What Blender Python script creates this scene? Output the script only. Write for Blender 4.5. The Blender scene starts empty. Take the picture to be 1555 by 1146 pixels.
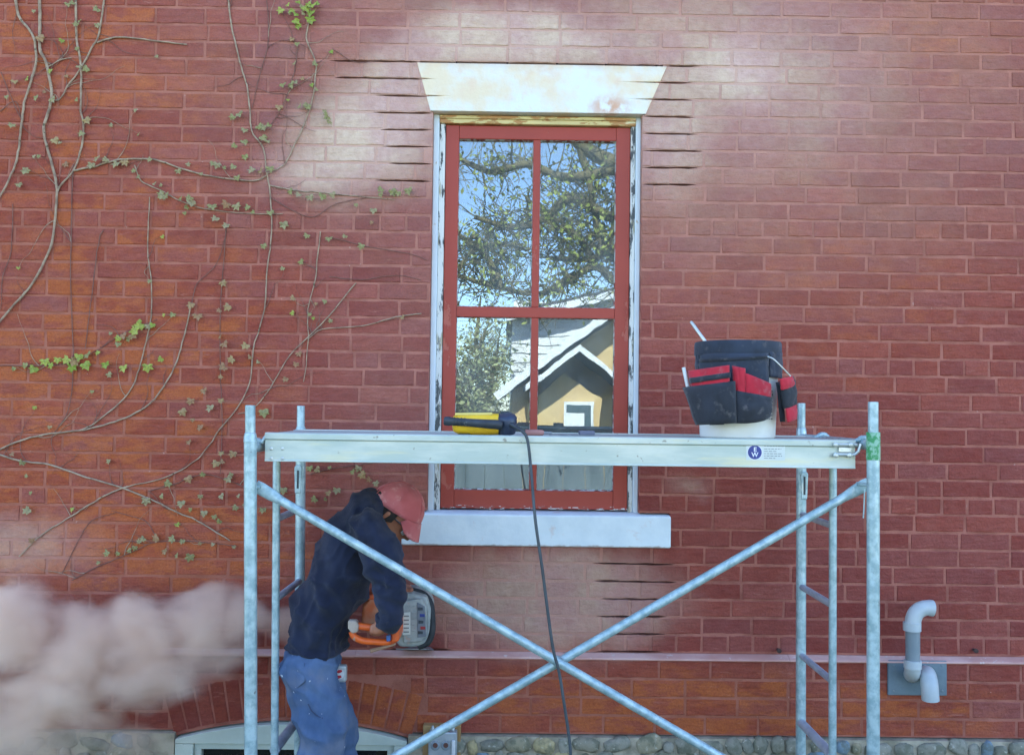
import bpy, bmesh, math, random
from mathutils import Vector, Matrix, noise as mnoise
rnd = random.Random(7)

# ------------------------------------------------------------------ camera
sc = bpy.context.scene
F, CX, CY, DIST, HCAM = 1405.0, 777.5, 573.0, 4.07, 1.92
YAW, PITCH, ROLL = 0.008, 0.033, 0.013
ROT = Matrix.Rotation(-YAW, 3, 'Z') @ Matrix.Rotation(math.pi/2 + PITCH, 3, 'X') @ Matrix.Rotation(ROLL, 3, 'Z')
CAM = Vector((0, -DIST, HCAM))
cd = bpy.data.cameras.new('camera'); cam = bpy.data.objects.new('camera', cd)
sc.collection.objects.link(cam); sc.camera = cam
cd.sensor_fit = 'HORIZONTAL'; cd.sensor_width = 36; cd.lens = 36*F/1555
cd.clip_start = 0.05; cd.clip_end = 2000
cam.matrix_world = Matrix.Translation(CAM) @ ROT.to_4x4()

# ------------------------------------------------------------------ light
SUN_EL, SUN_AZ = 46.0, -8.0        # the sun stands behind the house: this wall is in open shade
wd = bpy.data.worlds.new('World'); sc.world = wd; wd.use_nodes = True
wn = wd.node_tree; wn.nodes.clear()
sky = wn.nodes.new('ShaderNodeTexSky'); sky.sky_type = 'NISHITA'; sky.sun_disc = False
sky.sun_elevation = math.radians(SUN_EL); sky.sun_rotation = math.radians(SUN_AZ)
sky.air_density = 0.8; sky.dust_density = 0.25; sky.ozone_density = 1.3
bg = wn.nodes.new('ShaderNodeBackground'); bg.inputs[1].default_value = 0.15
wo = wn.nodes.new('ShaderNodeOutputWorld')
wn.links.new(sky.outputs[0], bg.inputs[0]); wn.links.new(bg.outputs[0], wo.inputs[0])
sl = bpy.data.lights.new('sun', 'SUN'); sl.energy = 5.0; sl.angle = math.radians(0.5); sl.color = (1, .95, .87)
so = bpy.data.objects.new('sun', sl); sc.collection.objects.link(so)
e, a = math.radians(SUN_EL), math.radians(SUN_AZ)
sdir = Vector((math.sin(a)*math.cos(e), math.cos(a)*math.cos(e), math.sin(e)))   # towards the sun
so.rotation_euler = sdir.to_track_quat('Z', 'Y').to_euler(); so.location = sdir*40
vs = sc.view_settings
vs.view_transform = 'Standard'; vs.look = 'None'; vs.gamma = 1; vs.use_curve_mapping = False
vs.exposure = 2.52
sc.cycles.use_denoising = True
sc.cycles.max_bounces = 8; sc.cycles.volume_bounces = 6; sc.cycles.volume_step_rate = 0.25; sc.cycles.volume_max_steps = 256
sc.cycles.transparent_max_bounces = 12

# ------------------------------------------------------------------ helpers
COL = sc.collection
ORG = {}                                   # world origin of each object made here
def at(px, py, Y=0.0):
    """the point of the plane y = Y seen at this pixel of the photograph"""
    d = ROT @ Vector(((px-CX)/F, -(py-CY)/F, -1)); t = (Y+DIST)/d.y
    return CAM + d*t
def ppm(Y): return F/(Y+DIST)              # pixels per metre at depth Y
GLASS_Y = 0.095
def refl(px, py, d):
    """the point, d metres out from the wall, whose mirror image in the glass is seen at this pixel"""
    p = at(px, py, d + 2*GLASS_Y); return Vector((p.x, -d, p.z))
def V(*a): return Vector(a)

def reg(o, parent, org):
    COL.objects.link(o); ORG[o.name] = Vector(org)
    if parent is not None:
        o.parent = parent; o.location = Vector(org) - ORG[parent.name]
    else: o.location = Vector(org)
    return o
def thing(name, label, cat, loc=(0,0,0), group=None):
    o = bpy.data.objects.new(name, None); o.empty_display_size = .1
    reg(o, None, loc); tag(o, label, cat, group); return o
def tag(o, label=None, cat=None, group=None, kind=None):
    if label: o['label'] = label
    if cat: o['category'] = cat
    if group: o['group'] = group
    if kind: o['kind'] = kind
    return o

class MB:
    def __init__(s): s.v = []; s.f = []; s.col = []
    def add(s, vs, fs, c=None):
        k = len(s.v); s.v += [Vector(v) for v in vs]; s.f += [tuple(i+k for i in f) for f in fs]
        if c is not None: s.col += [c]*len(fs)
        return s
    def box(s, a, b, c=None):
        (x0,y0,z0),(x1,y1,z1) = a, b
        x0,x1 = sorted((x0,x1)); y0,y1 = sorted((y0,y1)); z0,z1 = sorted((z0,z1))
        return s.add([(x0,y0,z0),(x1,y0,z0),(x1,y1,z0),(x0,y1,z0),(x0,y0,z1),(x1,y0,z1),(x1,y1,z1),(x0,y1,z1)],
              [(0,3,2,1),(4,5,6,7),(0,1,5,4),(1,2,6,5),(2,3,7,6),(3,0,4,7)], c)
    def prism(s, poly, ext):
        """closed outline (3D points) swept along vector ext"""
        n = len(poly); poly = [Vector(p) for p in poly]; ext = Vector(ext)
        return s.add(poly + [p+ext for p in poly],
              [tuple(range(n))[::-1], tuple(range(n, 2*n))] + [(i, (i+1) % n, (i+1) % n+n, i+n) for i in range(n)])
    def tube(s, pts, r, seg=10, cap=True):
        pts = [Vector(p) for p in pts]; n = len(pts)
        rs = r if isinstance(r, (list, tuple)) else [r]*n
        k = len(s.v); t0 = (pts[1]-pts[0]).normalized()
        u = t0.cross(Vector((0,0,1)))
        if u.length < .05: u = t0.cross(Vector((0,1,0)))
        u.normalize()
        vs = []
        for i, p in enumerate(pts):
            t = (pts[min(i+1, n-1)]-pts[max(i-1, 0)]).normalized()
            u = (u - t*u.dot(t)).normalized(); w = t.cross(u)
            vs += [p + (u*math.cos(q) + w*math.sin(q))*rs[i] for q in [2*math.pi*j/seg for j in range(seg)]]
        fs = [(i*seg+j, i*seg+(j+1) % seg, (i+1)*seg+(j+1) % seg, (i+1)*seg+j) for i in range(n-1) for j in range(seg)]
        if cap: fs += [tuple(range(seg))[::-1], tuple(range((n-1)*seg, n*seg))]
        return s.add(vs, fs)
    def lathe(s, base, axis, prof, seg=20, cap=True):
        """prof: (distance along axis, radius)"""
        base = Vector(base); ax = Vector(axis).normalized()
        return s.tube([base + ax*(h + i*1e-6) for i, (h, r) in enumerate(prof)], [r for h, r in prof], seg, cap) if False else s._lathe(base, ax, prof, seg, cap)
    def _lathe(s, base, ax, prof, seg, cap):
        u = ax.cross(Vector((0,0,1)))
        if u.length < .05: u = Vector((1,0,0))
        u.normalize(); w = ax.cross(u); n = len(prof); vs = []
        for h, r in prof:
            vs += [base + ax*h + (u*math.cos(q) + w*math.sin(q))*r for q in [2*math.pi*j/seg for j in range(seg)]]
        fs = [(i*seg+j, i*seg+(j+1) % seg, (i+1)*seg+(j+1) % seg, (i+1)*seg+j) for i in range(n-1) for j in range(seg)]
        if cap: fs += [tuple(range(seg))[::-1], tuple(range((n-1)*seg, n*seg))]
        return s.add(vs, fs)
    def ball(s, c, r, seg=12, rings=8, M=None):
        r = Vector(r) if not isinstance(r, (int, float)) else Vector((r, r, r)); c = Vector(c)
        vs = []
        for i in range(rings+1):
            th = math.pi*i/rings
            for j in range(seg):
                ph = 2*math.pi*j/seg
                p = Vector((math.sin(th)*math.cos(ph)*r.x, math.sin(th)*math.sin(ph)*r.y, math.cos(th)*r.z))
                vs.append(c + (M @ p if M else p))
        fs = [(i*seg+j, (i+1)*seg+j, (i+1)*seg+(j+1) % seg, i*seg+(j+1) % seg) for i in range(rings) for j in range(seg)]
        return s.add(vs, fs)
    def build(s, name, mat, parent=None, smooth=False, bevel=0, org=None, seg=2, fix=True, auto=None):
        if org is None:
            if parent is not None: org = ORG[parent.name]
            else:
                xs = [v.x for v in s.v]; ys = [v.y for v in s.v]; zs = [v.z for v in s.v]
                org = Vector(((min(xs)+max(xs))/2, (min(ys)+max(ys))/2, min(zs)))
        org = Vector(org)
        me = bpy.data.meshes.new(name); me.from_pydata([v-org for v in s.v], [], s.f)
        if fix:
            b = bmesh.new(); b.from_mesh(me)
            bmesh.ops.remove_doubles(b, verts=b.verts, dist=1e-6)
            bmesh.ops.recalc_face_normals(b, faces=b.faces); b.to_mesh(me); b.free()
        if smooth:
            me.polygons.foreach_set('use_smooth', [True]*len(me.polygons))
        if mat: me.materials.append(mat)
        o = bpy.data.objects.new(name, me); reg(o, parent, org)
        if bevel:
            m = o.modifiers.new('bevel', 'BEVEL'); m.width = bevel; m.segments = seg; m.limit_method = 'ANGLE'; m.angle_limit = math.radians(40)
        if auto or (smooth and bevel == 0 and auto is None):
            try: me.set_sharp_from_angle(angle=math.radians(auto or 42))
            except Exception: pass
        return o

def smooth_path(pts, n=6):
    """Catmull-Rom through the points"""
    pts = [Vector(p) for p in pts]; P = [pts[0]*2-pts[1]] + pts + [pts[-1]*2-pts[-2]]; out = []
    for i in range(1, len(P)-2):
        for k in range(n):
            t = k/n; a, b, c, d = P[i-1], P[i], P[i+1], P[i+2]
            out.append(0.5*((2*b) + (c-a)*t + (2*a-5*b+4*c-d)*t*t + (3*b-a-3*c+d)*t**3))
    out.append(pts[-1]); return out

def blob(name, segs, voxel, mat, parent, smooth=6, disp=None, org=None):
    """one continuous skin over tapered limbs; segs: (p0, r0, p1, r1) with r a number or (rx, ry, rz)"""
    mb = MB()
    bm0 = bmesh.new(); bmesh.ops.create_icosphere(bm0, subdivisions=2, radius=1); sph = [v.co.copy() for v in bm0.verts]; bm0.free()
    for p0, r0, p1, r1 in segs:
        b = bmesh.new()
        for p, r in ((p0, r0), (p1, r1)):
            r = Vector(r) if not isinstance(r, (int, float)) else Vector((r, r, r))
            for c in sph: b.verts.new(Vector(p) + Vector((c.x*r.x, c.y*r.y, c.z*r.z)))
        res = bmesh.ops.convex_hull(b, input=b.verts)
        bmesh.ops.delete(b, geom=[g for g in set(res['geom_interior'] + res['geom_unused']) if isinstance(g, bmesh.types.BMVert)], context='VERTS')
        b.verts.index_update()
        mb.add([v.co.copy() for v in b.verts], [tuple(v.index for v in f.verts) for f in b.faces]); b.free()
    o = mb.build(name, None, parent, org=org)
    m = o.modifiers.new('r', 'REMESH'); m.mode = 'VOXEL'; m.voxel_size = voxel; m.adaptivity = 0
    if smooth:
        m = o.modifiers.new('s', 'SMOOTH'); m.factor = .5; m.iterations = smooth
    dg = bpy.context.evaluated_depsgraph_get(); me = bpy.data.meshes.new_from_object(o.evaluated_get(dg))
    o.modifiers.clear(); old = o.data; o.data = me; bpy.data.meshes.remove(old)
    me.name = name
    if disp:
        og = ORG[o.name]
        ns = [v.normal.copy() for v in me.vertices]
        for v, nn in zip(me.vertices, ns): v.co += nn*disp(v.co + og, nn)
    me.polygons.foreach_set('use_smooth', [True]*len(me.polygons))
    me.materials.clear(); me.materials.append(mat)
    return o

# ------------------------------------------------------------------ materials
def srgb(r, g, b):
    f = lambda c: (c/255/12.92 if c/255 <= .04045 else ((c/255+.055)/1.055)**2.4)
    return (f(r), f(g), f(b), 1)
def lin(c): return c if len(c) == 4 else (*c, 1)
class N:
    """small node-graph builder"""
    def __init__(s, tree): s.t = tree
    def new(s, typ, **kw):
        n = s.t.nodes.new('ShaderNode'+typ)
        for k, v in kw.items(): setattr(n, k, v)
        return n
    def put(s, sock, val):
        if isinstance(val, bpy.types.NodeSocket): s.t.links.new(val, sock)
        elif val is not None: sock.default_value = val
    def math(s, op, a, b=None, c=None, clamp=False):
        n = s.new('Math', operation=op, use_clamp=clamp)
        for i, q in enumerate((a, b, c)): s.put(n.inputs[i], q)
        return n.outputs[0]
    def vmath(s, op, a, b=None, scale=None):
        n = s.new('VectorMath', operation=op); s.put(n.inputs[0], a); s.put(n.inputs[1], b)
        if scale is not None: s.put(n.inputs['Scale'], scale)
        return n.outputs['Value'] if op in ('LENGTH', 'DOT_PRODUCT', 'DISTANCE') else n.outputs['Vector']
    def mix(s, fac, a, b, blend='MIX'):
        n = s.new('Mix', data_type='RGBA', blend_type=blend, clamp_factor=True)
        s.put(n.inputs[0], fac); s.put(n.inputs[6], a); s.put(n.inputs[7], b); return n.outputs[2]
    def noise(s, vec, scale, detail=3, rough=.55, dist=0, color=False):
        n = s.new('TexNoise'); s.put(n.inputs['Vector'], vec); s.put(n.inputs['Scale'], scale)
        n.inputs['Detail'].default_value = detail; n.inputs['Roughness'].default_value = rough; n.inputs['Distortion'].default_value = dist
        return n.outputs['Color' if color else 'Fac']
    def ramp(s, x, a, b, lo=0., hi=1., smooth=True):
        n = s.new('MapRange', interpolation_type='SMOOTHSTEP' if smooth else 'LINEAR')
        s.put(n.inputs[0], x); n.inputs[1].default_value = a; n.inputs[2].default_value = b
        n.inputs[3].default_value = lo; n.inputs[4].default_value = hi; return n.outputs[0]
    def pos(s): return s.new('NewGeometry').outputs['Position']
    def obj(s): return s.new('TexCoord').outputs['Object']
    def bump(s, h, strength, dist=.01, nrm=None):
        n = s.new('Bump'); n.inputs['Strength'].default_value = strength; n.inputs['Distance'].default_value = dist
        s.put(n.inputs['Height'], h); s.put(n.inputs['Normal'], nrm); return n.outputs[0]
    def scalev(s, vec, sx, sy, sz):
        return s.vmath('MULTIPLY', vec, (sx, sy, sz))
def newmat(name):
    m = bpy.data.materials.new(name); m.use_nodes = True; t = m.node_tree; t.nodes.clear()
    n = N(t); out = t.nodes.new('ShaderNodeOutputMaterial'); p = t.nodes.new('ShaderNodeBsdfPrincipled')
    t.links.new(p.outputs[0], out.inputs[0]); return m, n, p, out
def stdmat(name, c1, c2=None, scale=12, rough=.6, metal=0, bump=.15, bscale=90, lo=.35, hi=.7, spots=None, spot_scale=30, spot_at=.64,
           coat=0, spec=.5, stretch=(1,1,1), r2=None):
    """colour mottled between c1 and c2, with fine relief and optional spots of wear"""
    m, n, p, out = newmat(name); c1 = lin(c1); c2 = lin(c2 or tuple(x*.8 for x in c1[:3]))
    P = n.scalev(n.obj(), *stretch)
    f = n.ramp(n.noise(P, scale, 5, .6), lo, hi); col = n.mix(f, c1, c2)
    if spots:
        q = n.ramp(n.noise(P, spot_scale, 4, .65), spot_at, spot_at+.06); col = n.mix(q, col, lin(spots))
    n.put(p.inputs['Base Color'], col)
    rr = n.ramp(n.noise(P, scale*2.3, 3), .3, .7, rough-.07, min(1, rough+.1)); n.put(p.inputs['Roughness'], rr)
    p.inputs['Metallic'].default_value = metal; p.inputs['Specular IOR Level'].default_value = spec
    p.inputs['Coat Weight'].default_value = coat
    if bump: n.put(p.inputs['Normal'], n.bump(n.noise(P, bscale, 4, .6), bump, .004))
    return m
# ------------------------------------------------------------------ setting: ground
gm, n, p, _ = newmat('grass_ground')
P = n.pos()
g = n.mix(n.ramp(n.noise(P, 1.3, 5), .35, .65), srgb(96, 108, 52), srgb(128, 124, 84))
g = n.mix(n.ramp(n.noise(P, 60, 3), .35, .7), g, srgb(58, 72, 30))
n.put(p.inputs['Base Color'], g); p.inputs['Roughness'].default_value = .95
n.put(p.inputs['Normal'], n.bump(n.noise(P, 90, 3), .6, .03))
gb = MB(); K = 24
gb.add([(x*500/K, y*500/K, 0) for x in range(-K, K+1) for y in range(-K, K+1)],
       [(i*(2*K+1)+j, (i+1)*(2*K+1)+j, (i+1)*(2*K+1)+j+1, i*(2*K+1)+j+1) for i in range(2*K) for j in range(2*K)])
ground = gb.build('ground', gm, org=(0,0,0)); tag(ground, 'mown lawn in front of the brick house', 'ground', kind='structure')

# ------------------------------------------------------------------ wall materials
def W(px, py, Y=0): q = at(px, py, Y); return q.x, q.z
DUST = [  # stone dust that settled on the wall round the cuts: px, py, radius x, radius y, core (0..1), strength
    (555, 215, 175, 125, .05, .90), (470, 262, 130, 60, .0, .55), (600, 140, 110, 90, .2, .62),
    (760, 58, 200, 64, .35, .76), (640, 90, 130, 60, .0, .35),
    (1120, 108, 110, 78, .05, .88), (1015, 200, 105, 150, .1, .5), (900, 75, 130, 48, .0, .40),
    (1010, 60, 260, 120, .0, .28), (1180, 120, 260, 190, .0, .36), (840, 915, 255, 105, .35, .50), (860, 850, 200, 40, .0, .25),
    (1045, 735, 60, 28, .0, .30), (30, 830, 170, 70, .1, .34), (980, 120, 950, 480, .0, .34), (620, 700, 260, 420, .0, .10)]
def dust_mask(n):
    P = n.pos(); wob = n.vmath('SUBTRACT', n.noise(P, 5.5, 4, .55, color=True), (.5, .5, .5))
    P2 = n.vmath('ADD', P, n.vmath('SCALE', wob, scale=.16)); tot = None
    for px, py, rx, ry, core, st in DUST:
        x, z = W(px, py); s = 345
        d = n.vmath('LENGTH', n.vmath('MULTIPLY', n.vmath('SUBTRACT', P2, (x, 0, z)), (s/rx, 0, s/ry)))
        v = n.math('MULTIPLY', n.ramp(d, 1.0, core), st)
        inv = n.math('SUBTRACT', 1.0, v)
        tot = inv if tot is None else n.math('MULTIPLY', tot, inv)
    return n.math('SUBTRACT', 1.0, tot)
def ochre_mask(n):
    """where the old orange brick shows through worn paint: lots on the ivy side and low down"""
    P = n.pos(); tot = None
    for px, py, rx, ry, st in [(40, 620, 560, 620, 1.0), (260, 830, 300, 130, 1.6), (120, 120, 330, 260, .75), (1000, 1075, 760, 95, 1.1),
                               (1450, 60, 200, 120, .5), (1250, 420, 420, 330, .24)]:
        x, z = W(px, py); s = 345
        d = n.vmath('LENGTH', n.vmath('MULTIPLY', n.vmath('SUBTRACT', P, (x, 0, z)), (s/rx, 0, s/ry)))
        v = n.math('MULTIPLY', n.ramp(d, 1.0, .1), st); tot = v if tot is None else n.math('MAXIMUM', tot, v)
    return tot
DUSTC = srgb(206, 170, 158)

bm_, n, p, _ = newmat('painted_brick')
at1 = n.new('Attribute', attribute_name='tint', attribute_type='GEOMETRY'); oi = n.new('ObjectInfo')
base = n.mix(1.0, at1.outputs['Color'], oi.outputs['Color'], 'ADD')
sep = n.new('SeparateColor'); n.put(sep.inputs[0], base)
hueR, redness, och = sep.outputs[0], sep.outputs[1], sep.outputs[2]   # per brick: depth of red, mauve, ochre
P = n.pos()
red = n.mix(hueR, srgb(126, 50, 42), srgb(156, 78, 64))
red = n.mix(n.math('MULTIPLY', ochre_mask(n), .42), red, srgb(172, 84, 52))
red = n.mix(n.math('MULTIPLY', redness, .6), red, srgb(146, 88, 84))
streak = n.noise(n.scalev(P, 6, 6, 30), 2.0, 4, .6)
red = n.mix(n.ramp(streak, .38, .7, 0, .4), red, srgb(114, 44, 38))
blot = n.ramp(n.noise(n.scalev(P, 1, 1, 2.2), 7.0, 5, .62), .40, .66)
om = n.math('MULTIPLY', n.math('MULTIPLY', n.math('ADD', och, .25), ochre_mask(n)), n.math('ADD', n.math('MULTIPLY', blot, 1.1), .12), clamp=True)
col = n.mix(n.math('MINIMUM', om, .68), red, n.mix(n.noise(P, 30, 3), srgb(190, 104, 38), srgb(172, 88, 48)))
col = n.mix(n.ramp(n.noise(P, 130, 3, .6), .3, .72, 0, .35), col, srgb(96, 40, 34))
scuff = n.ramp(n.noise(n.scalev(P, 5, 5, 24), 2.2, 5, .68), .60, .72); col = n.mix(n.math('MULTIPLY', scuff, .34), col, srgb(186, 128, 112))
fleck = n.ramp(n.noise(P, 75, 2, .5), .77, .80); col = n.mix(n.math('MULTIPLY', fleck, .35), col, srgb(210, 180, 170))
pit = n.ramp(n.noise(P, 48, 3, .6), .70, .76); col = n.mix(n.math('MULTIPLY', pit, .5), col, srgb(86, 40, 40))
dm = dust_mask(n); nd = n.ramp(n.noise(P, 26, 4, .6), .2, .8, .78, 1.1)
dmm = n.math('MULTIPLY', dm, nd)
col = n.mix(dmm, col, n.mix(n.ramp(n.noise(P, 3.1, 3), .4, .6), DUSTC, srgb(216, 190, 166)))
n.put(p.inputs['Base Color'], col)
n.put(p.inputs['Roughness'], n.ramp(n.noise(P, 20, 3), .3, .7, .62, .85)); p.inputs['Specular IOR Level'].default_value = .35
h = n.math('ADD', n.noise(P, 55, 5, .65), n.math('MULTIPLY', n.noise(n.scalev(P, 12, 12, 60), 1, 3), .9))
h = n.math('ADD', h, n.math('MULTIPLY', n.noise(P, 17, 4, .6), 1.5)); n.put(p.inputs['Normal'], n.bump(h, .8, .006))
M_BRICK = bm_

mm_, n, p, _ = newmat('mortar')
P = n.pos()
mc = n.mix(n.ramp(n.noise(P, 9, 4), .35, .65), srgb(170, 108, 94), srgb(146, 88, 76))
xz = n.new('SeparateXYZ'); n.put(xz.inputs[0], P)
mc = n.mix(n.math('MULTIPLY', ochre_mask(n), .28), mc, srgb(164, 94, 56))
chip = n.ramp(n.noise(P, 38, 3, .6), .68, .74); mc = n.mix(n.math('MULTIPLY', chip, .6), mc, srgb(196, 160, 150))
mc = n.mix(dust_mask(n), mc, srgb(204, 168, 152))
n.put(p.inputs['Base Color'], mc); p.inputs['Roughness'].default_value = .9; p.inputs['Specular IOR Level'].default_value = .2
n.put(p.inputs['Normal'], n.bump(n.noise(P, 70, 5, .7), .9, .005))
M_MORT = mm_
M_CUT = stdmat('cut_masonry', srgb(104, 48, 42), srgb(70, 32, 30), rough=.95, spec=.1)

# ------------------------------------------------------------------ the house
house = thing('brick_house', 'red painted brick house with white stone lintel and red sash window', 'house', (0, 0, 0))
CH, BP, BH, JT = 0.0761, 0.2246, 0.0652, 0.0109
Z0 = 3.452
def zj(i): return Z0 - CH*i                    # centre line of bed joint i (0 = above the lintel)
WX0, WX1 = -.3335, .5985; WZ0, WZ1 = 1.466, 3.233      # window opening
LT = [(-.408, Z0-.004), (.705, Z0-.004), (.612, WZ1), (-.345, WZ1)]   # lintel outline, top left first
SILL = (-.436, .728, 1.318, 1.466)
XA, XB = -3.7, 3.7; ITOP, IBOT = -18, 34       # brickwork reaches from joint ITOP down to joint 34 (the ledge)
LOWZ = [.834, .7545, .675, .5955, .516]        # joints of the four courses below the ledge
YB = -.022                                     # these stand proud
BW = dict(x0=W(268, 1120, YB)[0], x1=W(620, 1120, YB)[0], spring=W(300, 1118, YB)[1], top=W(440, 1095, YB)[1])

# arch over the basement window: a segment through the spring points and the crown
bcx = (BW['x0']+BW['x1'])/2; half = (BW['x1']-BW['x0'])/2; rise = BW['top']-BW['spring']
AR = (half*half + rise*rise)/(2*rise); acz = BW['top']-AR; a0 = math.asin(half/AR)
ARCH_T = .185
def arch_z(x, extra=0.):
    r = AR+extra; q = r*r-(x-bcx)**2; return acz + math.sqrt(q) if q > 0 else -9

CUTS = []                                       # (joint, x0, x1): kerfs already sawn along the bed joints
for i, a, b, py in [(0,500,1065,94),(1,508,656,117),(2,570,675,142),(3,565,668,167),(4,578,659,193),(5,580,659,219),(6,590,659,246),(7,570,659,268),
                (1,953,1052,123),(2,963,1052,148),(3,973,1055,174),(4,973,1060,200),(5,973,1068,226),(6,973,1060,251),(7,973,1058,276),
                (29,900,1027,857),(30,902,1028,884),(31,912,1014,911),(32,906,1015,938),(33,905,1012,965),(34,905,1008,990),(34,585,690,988)]:
    CUTS.append((i, W(a, py)[0], W(b, py)[0]))

def blocked(zc, low=False):
    """x ranges of a course that are taken by stone, openings or the arch"""
    out = []
    if not low:
        if WZ1 < zc < Z0:
            t = min(1, (Z0-zc+.036)/(Z0-WZ1)); out.append((LT[0][0]+(LT[3][0]-LT[0][0])*t+.002, LT[1][0]+(LT[2][0]-LT[1][0])*t-.002))
        elif WZ0 < zc <= WZ1: out.append((WX0, WX1))
        if SILL[2]-.02 < zc < SILL[3]: out.append((SILL[0]-.006, SILL[1]+.006))
    else:
        ta = math.tan(a0*1.02); hw = lambda z: (z-acz)*ta
        if zc < BW['spring']-.005: out.append((bcx-half-.006, bcx+half+.006))
        elif zc-.036 < acz+AR+ARCH_T+.012:
            w = hw(zc)+.008; r2 = (AR+ARCH_T+.016)**2-(zc-.02-acz)**2
            w = min(w, math.sqrt(max(r2, 0))) if r2 > 0 else 0
            if w > .05: out.append((bcx-w, bcx+w))
    return out
def minus(iv, blocks):
    segs = [iv]
    for b0, b1 in blocks:
        nx = []
        for s0, s1 in segs:
            if b1 <= s0 or b0 >= s1: nx.append((s0, s1)); continue
            if b0 > s0: nx.append((s0, b0))
            if b1 < s1: nx.append((b1, s1))
        segs = nx
    return segs

def brick_geo(w, h, d, seed):
    """a worn brick, front face at y = 0 with rounded uneven arrises"""
    r = random.Random(seed); j = lambda s: r.uniform(-s, s); e = .0026; vs = []
    def ring(y, inset, jit, k=6):
        pts = []
        xs = [-w/2+inset + (w-2*inset)*q/(k-1) for q in range(k)]
        for x in xs: pts.append((x+j(jit), y, -h/2+inset+j(jit)))
        for x in xs[::-1]: pts.append((x+j(jit), y, h/2-inset+j(jit)))
        return pts
    a, b, c = ring(d, 0, 0), ring(e, 0, .0019), ring(0, e, .0019)
    c = [(x, j(.0008), z) for x, y, z in c]; vs = a+b+c; m = len(a)
    fs = []
    for q in range(m):
        t = (q+1) % m; fs += [(q, t, m+t, m+q), (m+q, m+t, 2*m+t, 2*m+q)]
    k = m//2
    for q in range(k-1): fs.append((2*m+q, 2*m+q+1, 2*m+m-2-q, 2*m+m-1-q))
    return vs, fs

HEADERS = {-13, -5, 8.5, 9, 17, 25, 33}
BR = []                                         # x0, x1, z, h, y
def course(zc, h, i, y=0., low=False):
    head = i in HEADERS; pitch = BP/2 if head else BP
    r = random.Random(i*31+5); x = XA - r.uniform(0, pitch) + (pitch/2 if i % 2 else 0)
    x = XA - BP + (BP/2 if i % 2 else 0) + r.uniform(-.035, .035)
    blk = blocked(zc, low)
    while x < XB:
        L = pitch*r.uniform(.97, 1.03)
        if not head and r.random() < .05: L = BP*.5
        for s0, s1 in minus((x+JT/2, x+L-JT/2), blk):
            if s1-s0 > .028: BR.append((s0, s1, zc + r.uniform(-.0012, .0012), h, y + r.uniform(-.0013, .0016)))
        x += L
for i in range(ITOP, IBOT):
    course((zj(i)+zj(i+1))/2, BH, i)
for k in range(4):
    course((LOWZ[k]+LOWZ[k+1])/2, LOWZ[k]-LOWZ[k+1]-JT, 40+k, YB, True)

wall = MB()
# mortar: one strip behind each course, one strip in each bed joint (open where it has been sawn), a dark core behind
YM, YC = .0026, .085
for i in range(ITOP, IBOT):
    za, zb = zj(i)-JT/2, zj(i+1)+JT/2
    for s0, s1 in minus((XA, XB), blocked((za+zb)/2)): wall.add([(s0,YM,zb),(s1,YM,zb),(s1,YM,za),(s0,YM,za)], [(0,1,2,3)])
for i in range(ITOP, IBOT+1):
    z = zj(i); za, zb = z+JT/2, z-JT/2
    if i == IBOT: zb = z-.004
    free = minus((XA, XB), blocked(z-.001))
    cuts = [(max(c0, s0), min(c1, s1)) for k, c0, c1 in CUTS if k == i for s0, s1 in free if min(c1, s1)-max(c0, s0) > .01]
    for s0, s1 in minus_all(free, cuts) if False else [q for f in free for q in minus(f, cuts)]:
        wall.add([(s0,YM,zb),(s1,YM,zb),(s1,YM,za),(s0,YM,za)], [(0,1,2,3)])
    for c0, c1 in cuts:                          # the lips of a kerf: it tapers out at both ends and wanders a little
        nseg = max(4, int((c1-c0)/.02)); up = []; dn = []
        for q in range(nseg+1):
            x = c0+(c1-c0)*q/nseg; edge = min(1, .12+min(q, nseg-q)/2.2)
            cz = z + .0012*math.sin(x*9+i) + .0005*math.sin(x*61+2*i); w = .0043*edge*(1+.2*math.sin(x*43+i*1.7))
            up.append((x, YM, min(za, cz+w))); dn.append((x, YM, max(zb, cz-w)))
        for q in range(nseg):
            a0, a1, b0, b1 = up[q], up[q+1], dn[q], dn[q+1]
            wall.add([a0, a1, (a1[0],YM,za), (a0[0],YM,za)], [(0,1,2,3)]); wall.add([(b0[0],YM,zb), (b1[0],YM,zb), b1, b0], [(0,1,2,3)])
            bk = lambda v: (v[0], YC-.001, v[2])
            wall.add([a0, a1, bk(a1), bk(a0)], [(0,1,2,3)]); wall.add([b0, b1, bk(b1), bk(b0)], [(0,1,2,3)])
for k in range(4):
    za, zb = LOWZ[k], LOWZ[k+1]
    bl = [(bcx-half, bcx+half)] if za < BW['top']+.05 else []
    for s0, s1 in minus((XA, XB), bl): wall.add([(s0,YB+YM,zb),(s1,YB+YM,zb),(s1,YB+YM,za),(s0,YB+YM,za)], [(0,1,2,3)])
# mortar behind the basement arch
rr = MB()
wall_o = wall.build('wall', M_MORT, house, fix=False)
core = MB()
for s0, s1, z0, z1 in [(XA, WX0-.01, .0, 5.0), (WX1+.01, XB, .0, 5.0), (WX0-.01, WX1+.01, WZ1+.0, 5.0), (WX0-.01, WX1+.01, 0, WZ0-.01)]:
    core.add([(s0,YC,z0),(s1,YC,z0),(s1,YC,z1),(s0,YC,z1)], [(0,1,2,3)])
core.build('wall_core', M_CUT, house, fix=False)
# reveals of the window opening
for x in (WX0, WX1): MB().add([(x,.003,WZ0),(x,.003,WZ1),(x,.3,WZ1),(x,.3,WZ0)], [(0,1,2,3)]).build('reveal', M_MORT, house, fix=False)

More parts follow.
